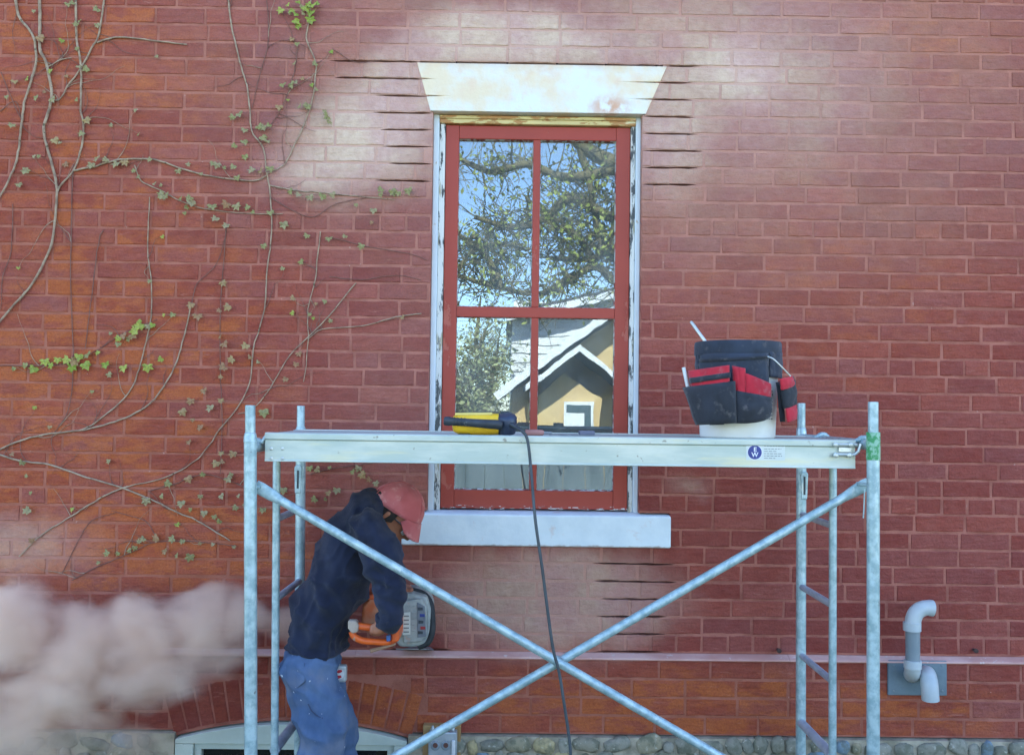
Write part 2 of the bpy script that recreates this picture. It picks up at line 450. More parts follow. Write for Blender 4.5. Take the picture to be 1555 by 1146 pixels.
# bricks: the 300 that show largest as parts, the others as one part
def visible_rank(b):
    x = (b[0]+b[1])/2; d = (Vector((x, 0, b[2]))-CAM).length
    hid = 0
    s = (b[1]-b[0])/(d*d)
    return -s*1e3 if b[1]-b[0] > .19 and -2.2 < x < 2.25 else 1
order = sorted(range(len(BR)), key=lambda k: visible_rank(BR[k])); single = set(order[:292])
proto = {}
def tint(b, k):
    r = random.Random(k*13+1); g = r.random()
    hue = min(1, max(0, r.gauss(.45, .27))); mau = max(0, r.gauss(.18, .3)); oc = r.random()**1.4 if r.random() < .72 else r.uniform(.7, 1.5)
    return (hue, mau, oc, 1)
rest = MB()
for k, (s0, s1, z, h, y) in enumerate(BR):
    w = s1-s0; c = Vector(((s0+s1)/2, y, z))
    if k in single:
        key = (k % 10)
        if key not in proto:
            vs, fs = brick_geo(.2136, BH, .08, key); me = bpy.data.meshes.new('brick'); me.from_pydata(vs, [], fs); me.materials.append(M_BRICK)
            b = bmesh.new(); b.from_mesh(me); bmesh.ops.recalc_face_normals(b, faces=b.faces); b.to_mesh(me); b.free(); proto[key] = me
        o = bpy.data.objects.new('brick', proto[key]); o.scale = (w/.2136, 1, h/BH); o.color = tint((s0,), k)
        reg(o, wall_o, c)
    else:
        vs, fs = brick_geo(w, h, .08, k); rest.add([Vector(v)+c for v in vs], fs, tint(None, k))
# voussoirs of the basement arch
nv = 17; a0 = math.asin((half+.0)/AR); VO = []
vm = {}
for k in range(nv):
    t = -a0*1.02 + 2.04*a0*(k+.5)/nv; rm = AR+.012+ARCH_T/2; wv = 2.04*a0*rm/nv-JT*.8
    c = Vector((bcx+math.sin(t)*rm, YB, acz+math.cos(t)*rm))
    if 'v' not in vm:
        vs, fs = brick_geo(wv, ARCH_T-.012, .08, 99); me = bpy.data.meshes.new('arch_brick'); me.from_pydata(vs, [], fs); me.materials.append(M_BRICK)
        b = bmesh.new(); b.from_mesh(me); bmesh.ops.recalc_face_normals(b, faces=b.faces); b.to_mesh(me); b.free(); vm['v'] = me
    o = bpy.data.objects.new('arch_brick', vm['v']); q = tint(None, 900+k); o.color = (q[0]*.9, q[1]*.5, .9+q[2]*.4, 1); o.rotation_euler = (0, t, 0); reg(o, wall_o, c)
am = MB(); k = 40; pts0 = []; pts1 = []
for q in range(k+1):
    t = -a0*1.02+2.04*a0*q/k
    pts0.append((bcx+math.sin(t)*(AR+.004), YB+YM+.001, acz+math.cos(t)*(AR+.004))); pts1.append((bcx+math.sin(t)*(AR+ARCH_T+.03), YB+YM+.001, acz+math.cos(t)*(AR+ARCH_T+.03)))
for q in range(k): am.add([pts0[q], pts0[q+1], pts1[q+1], pts1[q]], [(0,1,2,3)])
am.build('arch_mortar', M_MORT, house, fix=False)
ro = rest.build('far_brick', M_BRICK, wall_o, fix=False); tag(ro, kind='stuff'); ro.color = (0, 0, 0, 1)
me = ro.data; b = bmesh.new(); b.from_mesh(me); bmesh.ops.recalc_face_normals(b, faces=b.faces); b.to_mesh(me); b.free()
ca = me.color_attributes.new('tint', 'FLOAT_COLOR', 'CORNER'); li = 0; buf = []
for f, c in zip(me.polygons, rest.col): buf += list(c)*f.loop_total
ca.data.foreach_set('color', buf)

# ledge (water table) between the upper and the lower brickwork
M_LEDGE = None
lm, n, p, _ = newmat('ledge_paint'); P = n.pos()
lc = n.mix(n.ramp(n.noise(n.scalev(P, 1, 1, 4), 4, 4), .35, .65), srgb(206, 166, 158), srgb(188, 138, 128))
lc = n.mix(n.ramp(n.noise(P, 30, 4), .62, .7), lc, srgb(206, 184, 178)); n.put(p.inputs['Base Color'], lc); p.inputs['Roughness'].default_value = .75
n.put(p.inputs['Normal'], n.bump(n.noise(P, 40, 4), .5, .004))
x = XA; r = random.Random(3)
while x < XB:
    L = r.uniform(.9, 1.2); st = MB(); zt = zj(34)-.005; dz = r.uniform(-.001, .001)
    prof = [(.07, zt), (.0, zt), (YB-.012, zt-.013), (YB-.014, .838), (.07, .838)]
    st.prism([(x+.0004, y, z+dz*.3) for y, z in prof], (L-.0008, 0, 0)); st.build('ledge_brick', lm, wall_o, bevel=.002, fix=True); x += L

# lintel with the kerfs that run into its ends
li_m, n, p, _ = newmat('lintel_stone'); P = n.pos()
xl, zl = W(760, 130)
w1 = n.noise(n.vmath('ADD', P, (3, 0, 0)), 3.2, 5, .6); w2 = n.noise(P, 9, 4, .6)
c = n.mix(n.ramp(w1, .40, .60), srgb(222, 224, 222), srgb(226, 206, 176))
c = n.mix(n.math('MULTIPLY', n.ramp(w2, .5, .72), .5), c, srgb(224, 190, 164))
top = n.math('SUBTRACT', 1, n.math('ABSOLUTE', n.math('MULTIPLY', n.math('SUBTRACT', n.new('SeparateXYZ').outputs[2], Z0), 0)))
sx = n.new('SeparateXYZ'); n.put(sx.inputs[0], P)
st = n.ramp(n.math('ADD', sx.outputs[2], n.math('MULTIPLY', n.noise(P, 6, 3), .10)), Z0+.0, Z0+.07); c = n.mix(n.math('MULTIPLY', st, .55), c, srgb(206, 160, 112))
d0 = n.vmath('LENGTH', n.vmath('MULTIPLY', n.vmath('SUBTRACT', P, (W(925, 162)[0], 0, W(925, 162)[1])), (7, 0, 14)))
c = n.mix(n.math('MULTIPLY', n.ramp(d0, 1, .1), n.ramp(n.noise(P, 22, 4), .35, .6)), c, srgb(206, 160, 132))
crk = n.ramp(n.noise(n.scalev(P, 7, 1, 2), 4, 5, .7), .70, .73); c = n.mix(n.math('MULTIPLY', crk, .4), c, srgb(170, 140, 126))
n.put(p.inputs['Base Color'], c); p.inputs['Roughness'].default_value = .8
n.put(p.inputs['Normal'], n.bump(n.noise(P, 25, 6, .65), .5, .006))
def edge_x(z, side):
    t = (LT[0][1]-z)/(LT[0][1]-LT[3][1])
    return LT[0][0]+(LT[3][0]-LT[0][0])*t if side == 0 else LT[1][0]+(LT[2][0]-LT[1][0])*t
poly = [LT[0], LT[1]]
for i in (1, 2):
    c1 = max(q[1] for q in CUTS if q[0] == i); c0 = [q for q in CUTS if q[0] == i and q[2] > .5][0][1]; z = zj(i)
    poly += [(edge_x(z+.0035, 1), z+.0035), (c0, z), (edge_x(z-.0035, 1), z-.0035)]
poly += [LT[2], LT[3]]
for i in (2, 1):
    c1 = [q for q in CUTS if q[0] == i and q[1] < 0][0][2]; z = zj(i)
    poly += [(edge_x(z-.0035, 0), z-.0035), (c1, z+.0005), (edge_x(z+.0035, 0), z+.0035)]
lt = MB(); lt.prism([(x, -.003, z) for x, z in poly], (0, .25, 0)); lt.build('lintel', li_m, house, bevel=.002, seg=1)

# sill
sm, n, p, _ = newmat('sill_paint'); P = n.pos()
c = n.mix(n.ramp(n.noise(P, 8, 4), .35, .7), srgb(222, 232, 238), srgb(208, 220, 228))
c = n.mix(n.math('MULTIPLY', n.ramp(n.noise(n.vmath('ADD', P, (9, 2, 1)), 11, 4), .60, .7), .5), c, srgb(206, 180, 172))
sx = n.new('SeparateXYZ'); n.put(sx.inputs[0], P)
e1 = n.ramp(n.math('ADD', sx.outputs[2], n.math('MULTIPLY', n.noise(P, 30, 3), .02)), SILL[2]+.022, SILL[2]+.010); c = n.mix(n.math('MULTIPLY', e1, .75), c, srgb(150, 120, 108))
n.put(p.inputs['Base Color'], c); p.inputs['Roughness'].default_value = .6; n.put(p.inputs['Normal'], n.bump(n.noise(P, 18, 6, .6), .45, .006))
s = MB(); a = at(610, 782, -.022); b = at(1019, 831, -.022); zt = SILL[3]
s.prism([(a.x, y, z) for y, z in [(-.022, zt-.010), (-.022, at(800, 830, -.022).z), (.2, at(800, 830, -.022).z), (.2, zt), (.03, zt-.003)]], (b.x-a.x, 0, 0))
s.build('window_sill', sm, house, bevel=.008, seg=3)

# house body that is out of the picture: it keeps this side in the shade
om_, n, p, _ = newmat('plain_brickwork'); bt = n.new('TexBrick'); P = n.pos(); cmb = n.new('CombineXYZ'); sx = n.new('SeparateXYZ'); n.put(sx.inputs[0], P)
n.put(cmb.inputs[0], n.math('ADD', sx.outputs[0], sx.outputs[1])); n.put(cmb.inputs[1], sx.outputs[2]); n.put(bt.inputs['Vector'], cmb.outputs[0])
bt.inputs['Color1'].default_value = srgb(140, 66, 58); bt.inputs['Color2'].default_value = srgb(160, 84, 70); bt.inputs['Mortar'].default_value = srgb(160, 104, 94)
bt.inputs['Scale'].default_value = 1; bt.inputs['Brick Width'].default_value = BP; bt.inputs['Row Height'].default_value = CH; bt.inputs['Mortar Size'].default_value = .005
n.put(p.inputs['Base Color'], bt.outputs[0]); p.inputs['Roughness'].default_value = .85
ow = MB(); ZT = zj(ITOP)
ow.box((-6, 0, 0), (XA-.001, .3, 6.6)); ow.box((XB+.001, 0, 0), (6, .3, 6.6)); ow.box((XA, 0, ZT), (XB, .3, 6.6))
ow.box((-6, .3, 0), (-5.7, 9, 6.6)); ow.box((5.7, .3, 0), (6, 9, 6.6)); ow.box((-5.7, 8.7, 0), (5.7, 9, 6.6))
ow.build('outer_wall', om_, house)
rf = MB(); rf.prism([(-6.3, -.35, 6.6), (-6.3, 9.35, 6.6), (-6.3, 4.5, 9.2)], (12.6, 0, 0))
rf.build('roof', stdmat('roof_shingle', srgb(70, 66, 64), srgb(52, 50, 50), rough=.9), house)
room = MB(); room.box((-2, .3, .2), (2.2, 4, 3.9)); room.build('room', stdmat('unlit_room_dark', (.06, .06, .055), rough=.95), house)  # near-black colour stands in for the unlit interior behind the glass
# ------------------------------------------------------------------ window
win = bpy.data.objects.new('window', None); reg(win, house, (0, .05, WZ0))
def peel(name, paint, under, at_=.56, scale=14, stretch=(1, 1, 1), streak=None):
    m, n, p, _ = newmat(name); P = n.scalev(n.pos(), *stretch)
    f = n.ramp(n.noise(P, scale, 6, .7), at_, at_+.03); c = n.mix(n.ramp(n.noise(P, 5, 4), .35, .7), lin(paint), lin(tuple(q*.9 for q in paint[:3])))
    c = n.mix(f, c, lin(under))
    if streak: c = n.mix(n.ramp(n.noise(n.vmath('ADD', P, (5, 1, 2)), scale*.6, 5, .65), .58, .64), c, lin(streak))
    n.put(p.inputs['Base Color'], c); p.inputs['Roughness'].default_value = .55
    n.put(p.inputs['Normal'], n.bump(n.math('ADD', n.math('MULTIPLY', f, -1.2), n.math('MULTIPLY', n.noise(n.pos(), 60, 4), .35)), .5, .003)); return m
M_WHITE = peel('flaking_white_paint', srgb(212, 224, 230), srgb(184, 170, 150), .64, 16, (1, 1, .5))
M_WHITE2 = peel('peeling_white_strip', srgb(214, 214, 208), srgb(74, 76, 76), .52, 22, (2.2, 1, .45), srgb(168, 160, 136))
M_YELL = peel('dusty_head_paint', srgb(216, 198, 140), srgb(180, 132, 80), .52, 9, (.6, 1, 2.5), srgb(226, 218, 180))
M_RED = peel('red_sash_paint', srgb(158, 58, 42), srgb(168, 84, 68), .60, 7, (1, 1, .6))
M_PUTTY = peel('putty', srgb(206, 204, 200), srgb(150, 70, 60), .50, 34)
yo = .055
def wx(px, py=480, Y=yo): return at(px, py, Y).x
def wz(py, px=815, Y=yo): return at(px, py, Y).z
jl0, jl1, jl2 = WX0, wx(663), wx(672); jr0, jr1, jr2 = WX1, wx(963), wx(956)
zh0, zh1 = wz(190), WZ1
o = MB().box((jl0+.0005, .045, WZ0-.003), (jl1, .2, zh1-.001)).build('jamb', M_WHITE, win, bevel=.003)
o = MB().box((jr1, .045, WZ0-.003), (jr0-.0005, .2, zh1-.001)).build('jamb', M_WHITE, win, bevel=.003)
MB().box((jl1+.0006, .058, WZ0-.002), (jl2, .2, zh0)).build('stop_bead', M_WHITE2, win, bevel=.002)
MB().box((jr2, .058, WZ0-.002), (jr1-.0006, .2, zh0)).build('stop_bead', M_WHITE2, win, bevel=.002)
MB().box((jl1+.0006, .048, zh0+.0006), (jr1-.0006, .2, zh1-.001)).build('head', M_YELL, win, bevel=.004)
MB().box((jl1+.001, .038, zh0+.02), (jr1-.001, .0475, zh0+.034)).build('head_bead', M_YELL, win, bevel=.003)
# sash: stiles, rails, glazing bars, each its own piece
sx0, sx1 = jl2+.0015, jr2-.0015; ys, yb = .068, .115
pz = [wz(211), wz(466), wz(482), wz(745)]; px_ = [wx(693), wx(807), wx(818), wx(934)]
sash_z1, sash_z0 = zh0-.0015, WZ0+.006
MB().box((sx0, ys, sash_z0), (px_[0], yb, sash_z1)).build('stile', M_RED, win, bevel=.003)
MB().box((px_[3], ys, sash_z0), (sx1, yb, sash_z1)).build('stile', M_RED, win, bevel=.003)
MB().box((px_[0]+.0004, ys+.001, pz[0]), (px_[3]-.0004, yb, sash_z1-.0005)).build('top_rail', M_RED, win, bevel=.003)
MB().box((px_[0]+.0004, ys+.001, sash_z0+.0005), (px_[3]-.0004, yb, pz[3])).build('bottom_rail', M_RED, win, bevel=.003)
MB().box((px_[0]+.0004, ys+.002, pz[2]), (px_[3]-.0004, yb, pz[1])).build('glazing_bar', M_RED, win, bevel=.003)
MB().box((px_[1], ys+.0035, pz[1]+.0004), (px_[2], yb, pz[0]-.0004)).build('glazing_bar', M_RED, win, bevel=.003)
MB().box((px_[1], ys+.0035, pz[3]+.0004), (px_[2], yb, pz[2]-.0004)).build('glazing_bar', M_RED, win, bevel=.003)
gm_, n, p, out = newmat('window_glass'); n.t.nodes.remove(p)
gl = n.new('BsdfGlossy'); gl.inputs['Roughness'].default_value = 0.0; gl.inputs['Color'].default_value = (.80, .93, 1, 1)
n.put(gl.inputs['Normal'], n.bump(n.noise(n.scalev(n.pos(), 1, 1, .6), 4.0, 2), .022, .02))
tr = n.new('BsdfTransparent'); tr.inputs[0].default_value = (.75, .8, .8, 1)
mx = n.new('MixShader'); mx.inputs[0].default_value = .15; n.t.links.new(tr.outputs[0], mx.inputs[1]); n.t.links.new(gl.outputs[0], mx.inputs[2])
df = n.new('BsdfDiffuse'); df.inputs[0].default_value = srgb(196, 200, 196); mx2 = n.new('MixShader')      # thin dust film, mixed in as a hazy veil over the reflection
n.put(mx2.inputs[0], n.ramp(n.noise(n.scalev(n.pos(), 1, 1, .7), 5, 5, .6), .3, .75, .05, .17)); n.t.links.new(mx.outputs[0], mx2.inputs[1]); n.t.links.new(df.outputs[0], mx2.inputs[2]); n.t.links.new(mx2.outputs[0], out.inputs[0])
r = random.Random(21)
for (x0, x1) in ((px_[0], px_[1]), (px_[2], px_[3])):
    for (z1, z0) in ((pz[0], pz[1]), (pz[2], pz[3])):
        pane = MB().box((x0+.0003, GLASS_Y, z0+.0003), (x1-.0003, GLASS_Y+.003, z1-.0003)).build('pane', gm_, win)
        pt = MB()
        for (ax, az, bx, bz) in ((x0,z0,x1,z0),(x1,z0,x1,z1),(x1,z1,x0,z1),(x0,z1,x0,z0)):   # uneven fillet of putty round the glass
            k = 26
            for q in range(k):
                if r.random() < .16: continue
                w0 = r.uniform(.0025, .0055) if az == bz and az == z0 else r.uniform(.0012, .003)
                u0 = Vector((ax+(bx-ax)*q/k, 0, az+(bz-az)*q/k)); u1 = Vector((ax+(bx-ax)*(q+1)/k, 0, az+(bz-az)*(q+1)/k))
                inn = Vector(((x0+x1)/2, 0, (z0+z1)/2)); dv = Vector((0,0,1)) if az == bz and az == z0 else Vector((0,0,-1)) if az == bz else Vector((1,0,0)) if ax == x0 else Vector((-1,0,0))
                y0, y1 = Vector((0, ys+.006, 0)), Vector((0, GLASS_Y-.0005, 0))
                pt.add([u0+y0, u1+y0, u1+y1+dv*w0, u0+y1+dv*w0], [(0,1,2,3)])
        tag(pt.build('putty', M_PUTTY, win, fix=False), kind='stuff')
# flaked paint along the bottom of the sash
fl = MB()
for q in range(60):
    x = r.uniform(sx0, sx1); z = sash_z0+r.uniform(-.004, .012)*(1 if q % 3 else .3); w = r.uniform(.006, .03); hh = r.uniform(.002, .005)
    fl.add([(x, ys-.0012, z), (x+w, ys-.0014, z+r.uniform(-.002,.002)), (x+w*.9, ys-.001, z+hh), (x+w*.1, ys-.001, z+hh*.8)], [(0,1,2,3)])
tag(fl.build('paint_flakes', M_PUTTY, win, fix=False), kind='stuff')
# ------------------------------------------------------------------ rubble foundation and basement window
fm, n, p, _ = newmat('field_stone'); oi = n.new('ObjectInfo'); P = n.pos()
ca_ = n.mix(oi.outputs['Random'], srgb(150, 146, 132), srgb(120, 118, 104)); ca_ = n.mix(n.ramp(oi.outputs['Random'], .62, .8), ca_, srgb(176, 160, 120))
ca_ = n.mix(n.ramp(oi.outputs['Random'], .90, .93), ca_, srgb(120, 140, 152))
ca_ = n.mix(n.ramp(n.noise(P, 18, 5, .65), .42, .62, 0, .7), ca_, srgb(92, 96, 78)); ca_ = n.mix(n.ramp(n.noise(P, 50, 3), .6, .7, 0, .6), ca_, srgb(190, 186, 172))
n.put(p.inputs['Base Color'], ca_); p.inputs['Roughness'].default_value = .9; n.put(p.inputs['Normal'], n.bump(n.noise(P, 45, 6, .65), .8, .006))
M_STONE = fm
M_LIME = stdmat('lime_mortar', srgb(176, 166, 146), srgb(128, 122, 104), scale=14, rough=.95, bump=.8, bscale=60)
fo = MB(); FZ = LOWZ[4]
bx0, bx1 = BW['x0'], BW['x1']
for s0, s1 in ((XA, bx0-.002), (bx1+.002, XB)): fo.box((s0, -.046, -.05), (s1, .08, FZ-.006))
found = fo.build('foundation', M_LIME, house)
r = random.Random(11); sp = []
for k in range(6):
    b = bmesh.new(); bmesh.ops.create_icosphere(b, subdivisions=2, radius=1)
    for v in b.verts:
        q = v.co.copy(); s = max(abs(q.x), abs(q.y), abs(q.z)); v.co = q*(.45+.55/s*.9) + Vector((mnoise.noise(q*1.3+Vector((k*9,0,0))), mnoise.noise(q*1.3+Vector((0,k*9,3))), mnoise.noise(q*1.3+Vector((5,0,k*9)))))*.22
    me = bpy.data.meshes.new('stone'); b.to_mesh(me); b.free(); me.polygons.foreach_set('use_smooth', [True]*len(me.polygons)); me.materials.append(M_STONE); sp.append(me)
z = FZ-.040; row = 0
while z > 0:
    x = XA+.05+r.uniform(0, .1); hh = r.uniform(.04, .055) if row else .036
    while x < XB-.05:
        w = r.uniform(.022, .07); xc = x+w
        if not (bx0-.04-w < xc < bx1+.04+w) and (row < 6) and abs(xc) < 2.75:
            o = bpy.data.objects.new('stone', r.choice(sp)); o.scale = (w*1.0, r.uniform(.016, .030), hh*r.uniform(.75, 1.2)); o.rotation_euler = (r.uniform(-.2,.2), r.uniform(-.3,.3), r.uniform(-.2,.2))
            reg(o, found, (xc, -.044, z+r.uniform(-.014, .012)))
        x += 2*w+r.uniform(-.006, .008)
    z -= hh*2+.004; row += 1

bwin = bpy.data.objects.new('basement_window', None); reg(bwin, house, (bcx, 0, 0))
M_PALE = stdmat('pale_green_paint', srgb(196, 206, 196), srgb(182, 194, 184), scale=6, rough=.5, bump=.1, spots=srgb(150, 156, 148), spot_at=.7)
yf = YB-.028; zin = W(440, 1131, yf)[1]; xi0, xi1 = W(293, 1135, yf)[0], W(598, 1135, yf)[0]; zb = -.02
def aline(e, x0, x1, k=24): return [(x0+(x1-x0)*q/k, yf, arch_z(x0+(x1-x0)*q/k, e)) for q in range(k+1)]
hd = MB(); up = aline(-.003, bx0+.003, bx1-.003); hd.prism(up+[(bx1-.003, yf, zin+.002), (bx0+.003, yf, zin+.002)], (0, .1, 0)); hd.build('arched_head', M_PALE, bwin, bevel=.003)
for a, b in ((bx0+.003, xi0), (xi1, bx1-.003)): MB().box((a, yf+.001, zb), (b, yf+.1, zin+.001)).build('frame_post', M_PALE, bwin, bevel=.003)
fr = W(300, 1139, yf)[1]
for a, b in ((xi0+.001, xi0+.03), (xi1-.03, xi1-.001)): MB().box((a, yf+.02, zb), (b, yf+.08, fr)).build('sash_stile', M_PALE, bwin, bevel=.002)
MB().box((xi0+.001, yf+.018, fr+.0005), (xi1-.001, yf+.08, zin+.0005)).build('sash_rail', M_PALE, bwin, bevel=.002)
MB().box((xi0+.0305, yf+.05, zb), (xi1-.0305, yf+.054, fr-.0005)).build('pane', stdmat('dark_glass', (.012, .014, .016), rough=.08, bump=0, spec=.5), bwin)
MB().box((xi0, yf+.08, zb), (xi1, yf+.09, zin)).build('blind_panel', stdmat('dark_panel', (.02, .02, .02), rough=.8), bwin)

# ------------------------------------------------------------------ vent pipes on their plate
M_PLATE = stdmat('grey_plate', srgb(112, 128, 136), srgb(98, 114, 124), rough=.55, bump=.12)
M_PVC = stdmat('grey_pvc', srgb(184, 192, 194), srgb(168, 178, 182), rough=.42, bump=.05, scale=8, spots=srgb(150, 156, 158), spot_at=.68)
M_PVCD = stdmat('grey_pvc_pipe', srgb(132, 142, 148), srgb(120, 132, 138), rough=.42, bump=.05, scale=8)
vent = thing('vent_pipe', 'two grey plastic vent elbows on a square wall plate', 'vent pipe', at(1393, 1055, YB))
a, b = at(1349, 1055, YB-.012), at(1438, 1003, YB-.012)
MB().box((a.x, YB-.012, a.z), (b.x, YB+.003, b.z)).build('plate', M_PLATE, vent, bevel=.003)
for px, py in ((1357,1010),(1431,1010),(1357,1048),(1431,1048)): MB().lathe(at(px, py, YB-.012), (0,-1,0), [(0,.004),(.003,.004),(.0035,.002)], 10).build('screw', M_PVCD, vent, smooth=True)
R = 11.6/ppm(-.13); yp = -.13
def bend(P0, P1, P2, k=12):
    return [(1-t)**2*Vector(P0)+2*t*(1-t)*Vector(P1)+t*t*Vector(P2) for t in [q/k for q in range(k+1)]]
e0 = at(1384, 1024, YB-.01); e1 = at(1385, 1024, yp); e2 = at(1386, 1002, yp)
MB().tube(bend(e0, (e1.x, yp-.006, e1.z), e2), R*1.0, 20).build('lower_elbow', M_PVC, vent, smooth=True)
MB().lathe(at(1386, 1014, yp), at(1386, 1000, yp)-at(1386, 1014, yp), [(0,R*1.0),(.001,R*1.10),(.034,R*1.10),(.035,R*.95)], 24).build('coupling', M_PVC, vent, smooth=True)
MB().tube([at(1386, 1006, yp), at(1386, 952, yp)], R*.90, 24).build('riser', M_PVCD, vent, smooth=True)
MB().lathe(at(1385, 957, yp), at(1385, 944, yp)-at(1385, 957, yp), [(0,R*.95),(.001,R*1.12),(.034,R*1.12),(.035,R*.98)], 24).build('coupling', M_PVC, vent, smooth=True)
t0, t1, t2 = at(1386, 946, yp), at(1388, 922, yp), at(1416, 923, yp)
up = MB(); pth = bend(t0, t1+Vector((0,0,.008)), t2)
up.tube(pth, [R*(1.0 if q < 11 else 1.06) for q in range(13)], 22, cap=False); up.build('upper_elbow', M_PVC, vent, smooth=True)
MB().lathe(pth[-1]-(pth[-1]-pth[-2]).normalized()*.004, pth[-1]-pth[-2], [(0,R*.90),(.001,R*.88)], 20).build('elbow_mouth', stdmat('dark_mouth', (.03,.03,.03)), vent)
g0 = at(1406, 1022, YB-.01); g1 = at(1409, 1020, yp); g2 = at(1413, 1062, yp)
MB().tube(bend(g0, (g1.x, yp-.01, g1.z+.01), g2), [R*(1.0+.09*min(1, q/8)) for q in range(13)], 22).build('down_elbow', M_PVC, vent, smooth=True)

# ------------------------------------------------------------------ outdoor outlet on a board
M_WOOD = stdmat('weathered_board', srgb(170, 138, 92), srgb(138, 106, 66), scale=6, rough=.85, stretch=(1,1,.12), bump=.3)
M_ZINC = stdmat('zinc_box', srgb(176, 184, 190), srgb(150, 160, 168), rough=.4, metal=.4)
out_ = thing('outdoor_outlet', 'metal outlet box on a small wooden board above the foundation', 'outlet', at(671, 1160, YB))
a, b = at(642, 1168, YB-.02), at(700, 1099, YB-.02)
MB().box((a.x, YB-.04, a.z), (b.x, YB-.0, b.z)).build('backing_board', M_WOOD, out_, bevel=.003)
a, b = at(650, 1160, -.1), at(694, 1111, -.1); yx = -.105
MB().box((a.x, yx, a.z), (b.x, YB-.041, b.z)).build('outlet_box', M_ZINC, out_, bevel=.005)
MB().box((b.x-.022, yx-.012, a.z+.01), (b.x-.006, yx-.001, b.z-.03)).build('switch_cover', stdmat('white_plastic', srgb(214,216,218), rough=.4), out_, bevel=.004)
for px in (661, 677):
    MB().lathe(at(px, 1131, yx), (0,-1,0), [(0,.020),(.006,.020),(.008,.016),(.008,.0)], 18, cap=False).build('socket_cover', M_PVCD, out_, smooth=True)
    MB().lathe(at(px, 1131, yx-.0085), (0,-1,0), [(0,.011),(.002,.010),(.002,0)], 14, cap=False).build('socket_face', stdmat('socket_brown', srgb(96,62,54)), out_, smooth=True)
for px, py in ((657,1109),(688,1109)): MB().lathe(at(px, py, YB-.07), (0,0,1), [(0,.008),(.012,.008),(.016,.005),(.022,.005)], 10).build('conduit_nut', M_ZINC, out_, smooth=True)

# two rusty wall anchors above the ledge
for px, lab in ((1182, 'small rusty anchor stub on the ledge beside the scaffold posts'), (1480, 'small rusty anchor stub on the ledge above the vent plate')):
    q = at(px, 988, -.01); h = MB(); h.lathe((q.x, .002, q.z+.004), (0,-1,0), [(0,.006),(.02,.006),(.021,.010),(.028,.010),(.029,.006)], 10)
    tag(h.build('wall_anchor', stdmat('rust', srgb(84, 62, 56), srgb(60, 44, 42), rough=.85), smooth=True), lab, 'anchor', 'anchors above the ledge')
# ------------------------------------------------------------------ scaffold
gm2, n, p, _ = newmat('galvanised_steel'); P = n.pos()
c = n.mix(n.ramp(n.noise(P, 26, 5, .65), .35, .65), srgb(178, 200, 204), srgb(138, 164, 170)); c = n.mix(n.ramp(n.noise(n.scalev(P, 1, 1, .35), 40, 4), .60, .70, 0, .8), c, srgb(194, 208, 208))
c = n.mix(n.ramp(n.noise(n.vmath('ADD', P, (3,3,3)), 30, 4), .68, .74, 0, .7), c, srgb(112, 104, 100))
n.put(p.inputs['Base Color'], c); p.inputs['Metallic'].default_value = .3; n.put(p.inputs['Roughness'], n.ramp(n.noise(P, 14, 3), .3, .7, .32, .52)); n.put(p.inputs['Normal'], n.bump(n.noise(P, 70, 4), .12, .003))
M_GALV = gm2
M_GALVD = stdmat('dull_galvanised_rung', srgb(172, 178, 188), srgb(146, 152, 166), scale=16, rough=.5, metal=.1)
YF, YT, YK = -.91, -.523, -.15                 # front legs, inner ladder uprights, back legs
scaf = thing('scaffold', 'galvanised tube scaffold with ladder frames and crossed braces before the window', 'scaffold', (at(852, 1000, -.5).x, -.53, 0))
def leg(pts, r, pin_top, Y, name, tape=None):
    (xa, ya), (xb, yb_) = pts; A, B = at(xa, ya, Y), at(xb, yb_, Y); d = (B-A); foot = A + d*((.02-A.z)/d.z)
    top = A
    ln = (foot-A).length; ax = (foot-A).normalized(); pl = pin_top
    o = MB().lathe(A, ax, [(0, r*.74), (.002, r*.80), (pl-.012, r*.80), (pl-.010, r*.90), (pl, r*1.0), (pl+.02, r*1.06), (pl+.021, r), (ln, r)], 22).build(name, M_GALV, scaf, smooth=True, auto=30)
    MB().box((foot.x-.06, Y-.06, 0), (foot.x+.06, Y+.06, .012)).build('base_plate', M_GALV, scaf, bevel=.002)
    return A, foot
px_r = .0213
lf = leg(((380, 615), (381, 1146)), px_r, .105, YF, 'front_leg'); rf_ = leg(((1326, 610), (1326, 1146)), px_r, .115, YF, 'front_leg')
lb = leg(((457, 616), (454, 1146)), .0205, .10, YK, 'back_leg'); rb = leg(((1217, 612), (1216, 1146)), .0205, .115, YK, 'back_leg')
def on(l, z): A, B = l; t = (z-A.z)/(B.z-A.z); return A+(B-A)*t
zhd = at(380, 680, YF).z
inner = []
for l, bk, px in ((lf, lb, 420), (rf_, rb, 1265)):
    T = at(px, 690, YT); xx = T.x; B = Vector((at(px-1, 1146, YT).x, YT, .25))
    hz = zhd if l is lf else at(1326, 676, YF).z
    h0, h1 = on(l, hz), on(bk, hz)
    MB().tube([h0, h1], .0185, 18).build('header_tube', M_GALV, scaf, smooth=True)
    iv = MB(); iv.tube([Vector((xx, YT, hz)), B], .0145, 16).build('inner_upright', M_GALV, scaf, smooth=True); inner.append((Vector((xx, YT, hz)), B))
    for k, py in enumerate((781, 890, 994, 1096, 1200, 1300)):
        q = at(1217, py, YK); z = q.z; e0 = on(bk, z); e1 = on(inner[-1], z) if k < 5 else on(l, z)
        MB().tube([e0, e1], .0135 if k != 3 else .019, 12).build('rung', M_GALVD, scaf, smooth=True)
